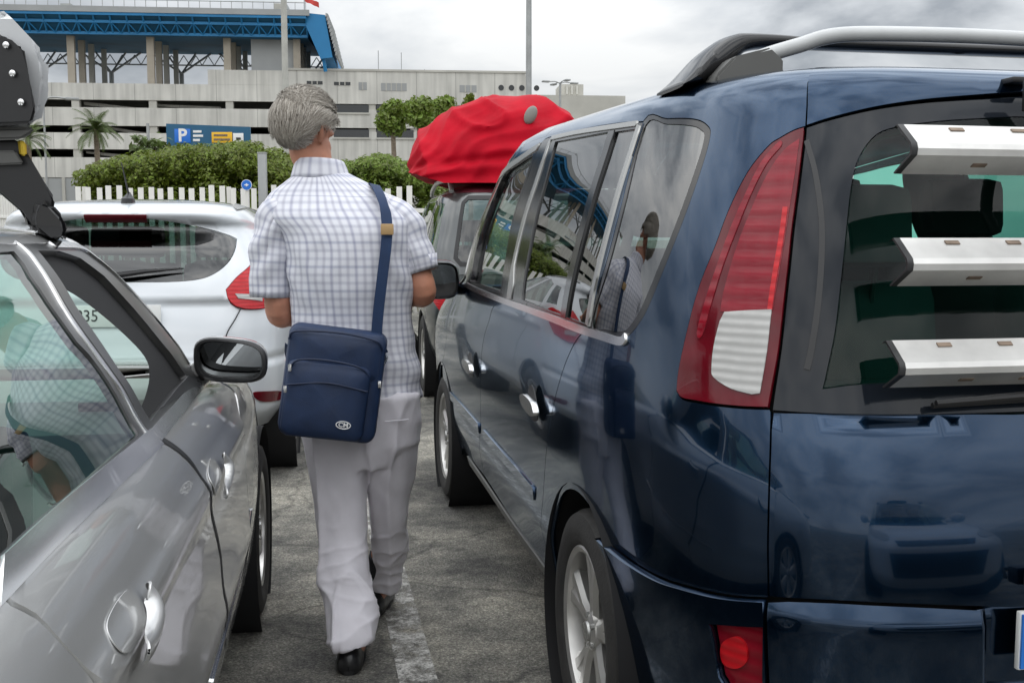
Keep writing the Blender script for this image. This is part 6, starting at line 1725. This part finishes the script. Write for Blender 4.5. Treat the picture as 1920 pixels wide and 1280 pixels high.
# ------------------------------------------------ hair: cap and many locks combed back and down
M['hair'] = None
def hairmat():
    m, nt, b, out = newmat('grey hair'); L = nt.links.new
    g = nt.nodes.new('ShaderNodeNewGeometry'); r = nt.nodes.new('ShaderNodeValToRGB'); L(g.outputs['Random Per Island'], r.inputs[0])
    el = r.color_ramp.elements; el[0].position = 0; el[0].color = (.17, .145, .12, 1); el[1].position = 1; el[1].color = (.56, .52, .46, 1)
    e = el.new(.35); e.color = (.31, .275, .23, 1); e = el.new(.7); e.color = (.43, .39, .335, 1)
    L(r.outputs[0], b.inputs['Base Color']); pset(b, rough=.42, spec=.4); return m
M['hair'] = hairmat()
cap = MB(); cap.ball(hp((0, -.010, .037)), (.086, .103, .100), 32, HR)
for v in list(cap.bm.verts):
    l = HR.transposed() @ (v.co - hc)
    if l.z < -.03 + .0 * l.y or (l.y > .045 and l.z < .075) or (abs(l.x) > .05 and l.y > -.028 and l.z < .034): cap.bm.verts.remove(v)
capo = cap.build('hair', M['hairbase'] if 'hairbase' in M else plain('hair underlayer', (.30, .265, .22), .7, var=.3, scale=60, bump=.4, bscale=160), person)
rnd = random.Random(11)
vs, fs = [], []
nl = 0
while nl < 10500:
    v = Vector((rnd.gauss(0, 1), rnd.gauss(0, 1), rnd.gauss(0, 1))).normalized()
    l = Vector((v.x * .085, v.y * .102 - .010, v.z * .099 + .037))
    if l.z < -.062 or (l.y > .05 and l.z < .07) or (abs(l.x) > .05 and l.y > -.030 and l.z < .038) or (l.z < -.03 and l.y > -.03): continue
    nl += 1
    # combed backwards from the brow and down at the back, swirling a little
    flow = Vector((.25 * l.x / .085 + .28, -.75, .25 if l.z > .08 else -.5 - 1.2 * max(0, -l.y / .1)))
    sw = noise.noise_vector(l * 9) * .38 + Vector((rnd.gauss(0, .09), rnd.gauss(0, .09), rnd.gauss(0, .09)))
    flow = (flow.normalized() + sw)
    n_ = v.copy(); t = (flow - n_ * flow.dot(n_)).normalized(); sd = t.cross(n_).normalized()
    L_ = rnd.uniform(.034, .075) * (.8 if l.z < 0 else 1.1); w = rnd.uniform(.0008, .0018)
    p = l - t * L_ * .3 + n_ * .001; j = len(vs)
    K = 6
    for q in range(K + 1):
        f = q / K
        lift = .004 + .012 * math.sin(f * math.pi * .75) * rnd.uniform(.6, 1.0) * (1 if l.z > -.01 else .45)
        pos = p + t * L_ * f + n_ * lift - Vector((0, 0, 1)) * .010 * f * f * (1 if l.z < .09 else .3)
        rad = Vector((pos.x / .087, (pos.y + .010) / .104, (pos.z - .037) / .101)).length
        if rad < 1.0: pos = Vector((pos.x / rad, (pos.y + .010) / rad - .010, (pos.z - .037) / rad + .037))
        ww = w * (1 - f * .8)
        vs += [hp(pos - sd * ww), hp(pos + n_ * ww * .5), hp(pos + sd * ww)]
    for q in range(K):
        a = j + q * 3; fs += [(a, a + 1, a + 4, a + 3), (a + 1, a + 2, a + 5, a + 4)]
mesh('hair_locks', vs, fs, M['hair'], capo)
# ---------------------------------------------------------------- shoulder bag
bag = tag(empty('shoulder_bag', (MX, MY, GZ)), 'navy nylon shoulder bag with zipped front pocket hanging at the walking person\'s back', 'bag')
bag.location = ORG
BY = -.185
bc0 = mp_(624, 718, BY)
def bp3(u, v, w):
    """bag frame: u right, v up, w towards the viewer (slightly turned and tilted)"""
    q = Matrix.Rotation(math.radians(10), 3, 'Z') @ Matrix.Rotation(math.radians(-8), 3, 'Y') @ Vector((u, -w, 0)) 
    r = Matrix.Rotation(math.radians(10), 3, 'Z') @ Matrix.Rotation(math.radians(8), 3, 'Y') @ Vector((u, -w, v))
    return bc0 + r
def rrect(w, h, r, n=5, sag=0.):
    out = []
    for cx, cy, a0 in ((w - r, h - r, 0), (-w + r, h - r, 90), (-w + r, -h + r, 180), (w - r, -h + r, 270)):
        for k in range(n + 1):
            a = math.radians(a0 + 90 * k / n); out.append((cx + r * math.cos(a), cy + r * math.sin(a)))
    return out
def pillow(name, cx, cy, w, h, r, d0, d1, mat, parent, puff=.01, seed=0, n=6):
    rows = []
    steps = [(d0, 1.0), (d0 + (d1 - d0) * .25, 1.012), (d0 + (d1 - d0) * .75, 1.0), (d1 - .006, .975), (d1, .93), (d1 + puff * .6, .72), (d1 + puff, .4), (d1 + puff, .02)]
    for d, k in steps:
        row = []
        for x, y in rrect(w, h, r, n):
            x2, y2 = x * (1 + (k - 1) * 1.0), y * (1 + (k - 1))
            nn2 = noise.noise(Vector((x2 * 14 + seed, y2 * 14, d * 20))) * .008
            row.append(bp3(cx + x2 + nn2 * .5, cy + y2, d + (nn2 if k < 1.005 else 0)))
        rows.append(row)
    return MB().loft(rows, cap=True).build(name, mat, parent, angle=70)
main = pillow('main_compartment', 0, 0, .152, .175, .035, -.045, .052, M['navycloth'], bag, .010, 1)
side_ = pillow('top_pocket', -.006, .090, .138, .070, .03, .04, .066, M['navycloth'], bag, .010, 4)
front = pillow('front_pocket', -.016, -.048, .126, .118, .03, .04, .088, M['navycloth'], bag, .012, 7)
M['piping'] = plain('dark blue piping', (.006, .016, .05), .45, var=.1)
def pipe(name, pts, r, mat, parent): return MB().tube(sm(pts, 6), r, 8).build(name, mat, parent)
pipe('zip', [bp3(-.140, .040, .078), bp3(-.11, .072, .092), bp3(-.02, .080, .096), bp3(.07, .070, .094), bp3(.105, .045, .088)], .0035, M['piping'], front)
pipe('zip', [bp3(-.150, .128, .060), bp3(-.13, .155, .070), bp3(0, .166, .074), bp3(.11, .155, .070), bp3(.138, .13, .06)], .0035, M['piping'], side_)
pipe('flap_seam', [bp3(-.138, -.008, .092), bp3(-.02, .012, .103), bp3(.105, -.002, .094)], .003, M['piping'], front)
for u, v, w in ((-.136, .044, .082), (-.142, -.022, .088), (.142, .02, .05)):
    box('zip_pull', tuple(bp3(u, v, w + .008)), (.010, .006, .022), M['chrome'], bag, bev=.002)
# oval badge
ob = MB(); pts = [bp3(.045 + .022 * math.cos(a), -.112 + .0115 * math.sin(a), .1025) for a in [2 * math.pi * k / 24 for k in range(25)]]
ob.tube(pts, .0016, 6); ob.build('badge', M['signwhite'], front)
rot = (Matrix.Rotation(math.radians(10), 4, 'Z') @ Matrix.Rotation(math.radians(8), 4, 'Y'))
text_mesh('badge_letters', 'CM', .019, M['signwhite'], front, Matrix.Translation(bp3(.045, -.112, .1025)) @ rot @ Matrix.Rotation(math.radians(90), 4, 'X'), .0006, bold=.0004, sx=1.1)
# strap over the right shoulder, buckle and loops
def ribbon(name, pts, w, mat, parent, th=.0025):
    q = [Vector(p) for p in sm(pts, 8)]
    rows = []
    for i, p in enumerate(q):
        t = (q[min(i + 1, len(q) - 1)] - q[max(i - 1, 0)]).normalized()
        out = Vector((0, -1, .0)) if i < len(q) else Vector((0, -1, 0))
        zt2 = max(0., min(1., (p.z - 1.38) / .08)); out = Vector((.25 * zt2, -(1 - zt2), zt2 * 1.2)) if zt2 < 1 else Vector((.25, -.1, 1))
        if p.y > .06: out = Vector((.1, 1, .5))
        sdv = t.cross(out).normalized(); nv = sdv.cross(t).normalized()
        rows.append([p - sdv * w / 2, p - sdv * w / 2 + nv * th, p + sdv * w / 2 + nv * th, p + sdv * w / 2])
    return MB().loft(rows).build(name, mat, parent)
def back(px, py, off=.012): return mp_(px, py, -.145 - off)
stp = [bp3(.146, .11, .0), mp_(707, 640, -.165), mp_(709, 590, -.168), mp_(717, 520, -.172), mp_(725, 450, -.165), mp_(724, 405, -.142), mp_(715, 372, -.105), mp_(706, 353, -.045), mp_(700, 347, .02), mp_(692, 362, .09), mp_(680, 420, .145), mp_(650, 560, .16), mp_(600, 640, .15), mp_(552, 670, .05), mp_(543, 665, -.05), bp3(-.146, .10, .0)]
strap = ribbon('strap', stp, .034, M['navyweb'], bag)
bk = mp_(726, 430, -.175)
MB().box(bk, (.040, .008, .034), None, .003).build('buckle', M['tan'], strap)
MB().tube([bp3(.150, .075, -.0), bp3(.158, .10, .0), bp3(.146, .12, .0)], .004, 8).build('strap_ring', M['chrome'], bag)
# ---------------------------------------------------------------- the red bundle on the estate car
bun = tag(empty('roof_bundle', (.0, 9.6, 1.82)), 'big red tarpaulin bundle bulging over the roof of the dark estate car', 'bundle')
BYY = 9.5
bo = Vector((0, 9.6, 1.82))
top = [(763, 326), (764, 308), (775, 270), (800, 240), (835, 214), (880, 194), (930, 184), (985, 182), (1030, 192), (1062, 208), (1084, 240), (1090, 275), (1085, 310)]
topc = sm(top, 8)
zb_ = at(900, 351, BYY).z
nR = 110
cx, cz = at(925, 300, BYY).x, zb_
prof_ = [((at(x, y, BYY).x - cx), (at(x, y, BYY).z - cz)) for x, y in topc]
rows = []
for i in range(nR + 1):
    f = (i / nR) ** 1.7
    k = max(0.0, 1 - abs(2 * f - 1) ** 3.2) ** .5
    rows.append([[cx + px_ * (.50 + .50 * k), BYY - .75 + 1.75 * f, cz + max(0, pz_) * k] for px_, pz_ in prof_])
A_ = np.array(rows); nrow, ncol = A_.shape[0], A_.shape[1]
P_b = A_.reshape(-1, 3)
cen = np.array([cx, BYY + .1, zb_ + .12])
dirs = P_b - cen; dirs /= np.maximum(np.linalg.norm(dirs, axis=1, keepdims=True), 1e-6)
def redfold(P):
    out = np.zeros(len(P))
    for j, p in enumerate(P):
        x, y, z = p[0] - cx, p[1] - BYY, p[2] - zb_
        # long folds gathered towards the lower left corner, sags between lashings
        ang = math.atan2(z + .10, x + .95); rr_ = math.hypot(x + .95, z + .10)
        w = noise.noise(Vector((x * 2.2, y * 2.0, z * 2.2)))
        g = math.sin(ang * 17 + w * 3.2 + y * 1.2); g2 = math.sin(ang * 37 + w * 5 + y * 2.0)
        fan = (.019 * (1 - abs(g)) ** 1.1 + .004 * (1 - abs(g2)) ** 2) * min(1, rr_ * 2.0)
        lo = noise.noise(Vector((x * 3.0 + 7, y * 2.2, z * 4.0))) * .03
        r2 = (1 - abs(noise.noise(Vector((x * 1.5 - z * 1.5 + 2, y * 1.1, z * 2.6 + x * 1.4))))) ** 6 * .045
        band = -.032 * math.exp(-((z - (.20 + .10 * x)) / .035) ** 2) + .03 * math.exp(-((z - (.13 + .06 * x)) / .06) ** 2)
        out[j] = fan + lo + r2 + band * (1 if y < .2 else .4)
    return out
vs = P_b + dirs * (redfold(P_b) - .03)[:, None]
b = bmesh.new()
Vv = [b.verts.new(tuple(v - np.array(bo))) for v in vs]
for i in range(nrow - 1):
    for j in range(ncol - 1): b.faces.new((Vv[i * ncol + j], Vv[i * ncol + j + 1], Vv[(i + 1) * ncol + j + 1], Vv[(i + 1) * ncol + j]))
M['redtarp'] = plain('red tarpaulin', (.42, .002, .014), .62, var=.12, scale=5, bump=.3, bscale=12, spec=.10)
mesh_b = MB.__new__(MB); mesh_b.bm = b
bmesh.ops.holes_fill(b, edges=[e for e in b.edges if len(e.link_faces) == 1], sides=0)
bmesh.ops.triangulate(b, faces=[f for f in b.faces if len(f.verts) > 4])
tarp = mesh_b.build('tarpaulin', M['redtarp'], bun, angle=75)
M['redstrap'] = plain('dark red strap', (.25, .005, .02), .6)
M['greypatch'] = plain('grey patch', (.22, .21, .19), .6)

pt = at(995, 216, BYY - .60) - bo
dpt = MB().ball((0, 0, 0), (.050, .03, .080), 20, Matrix.Rotation(math.radians(25), 3, 'Y')); 
po = dpt.build('grey_patch', M['greypatch'], bun); po.location = pt
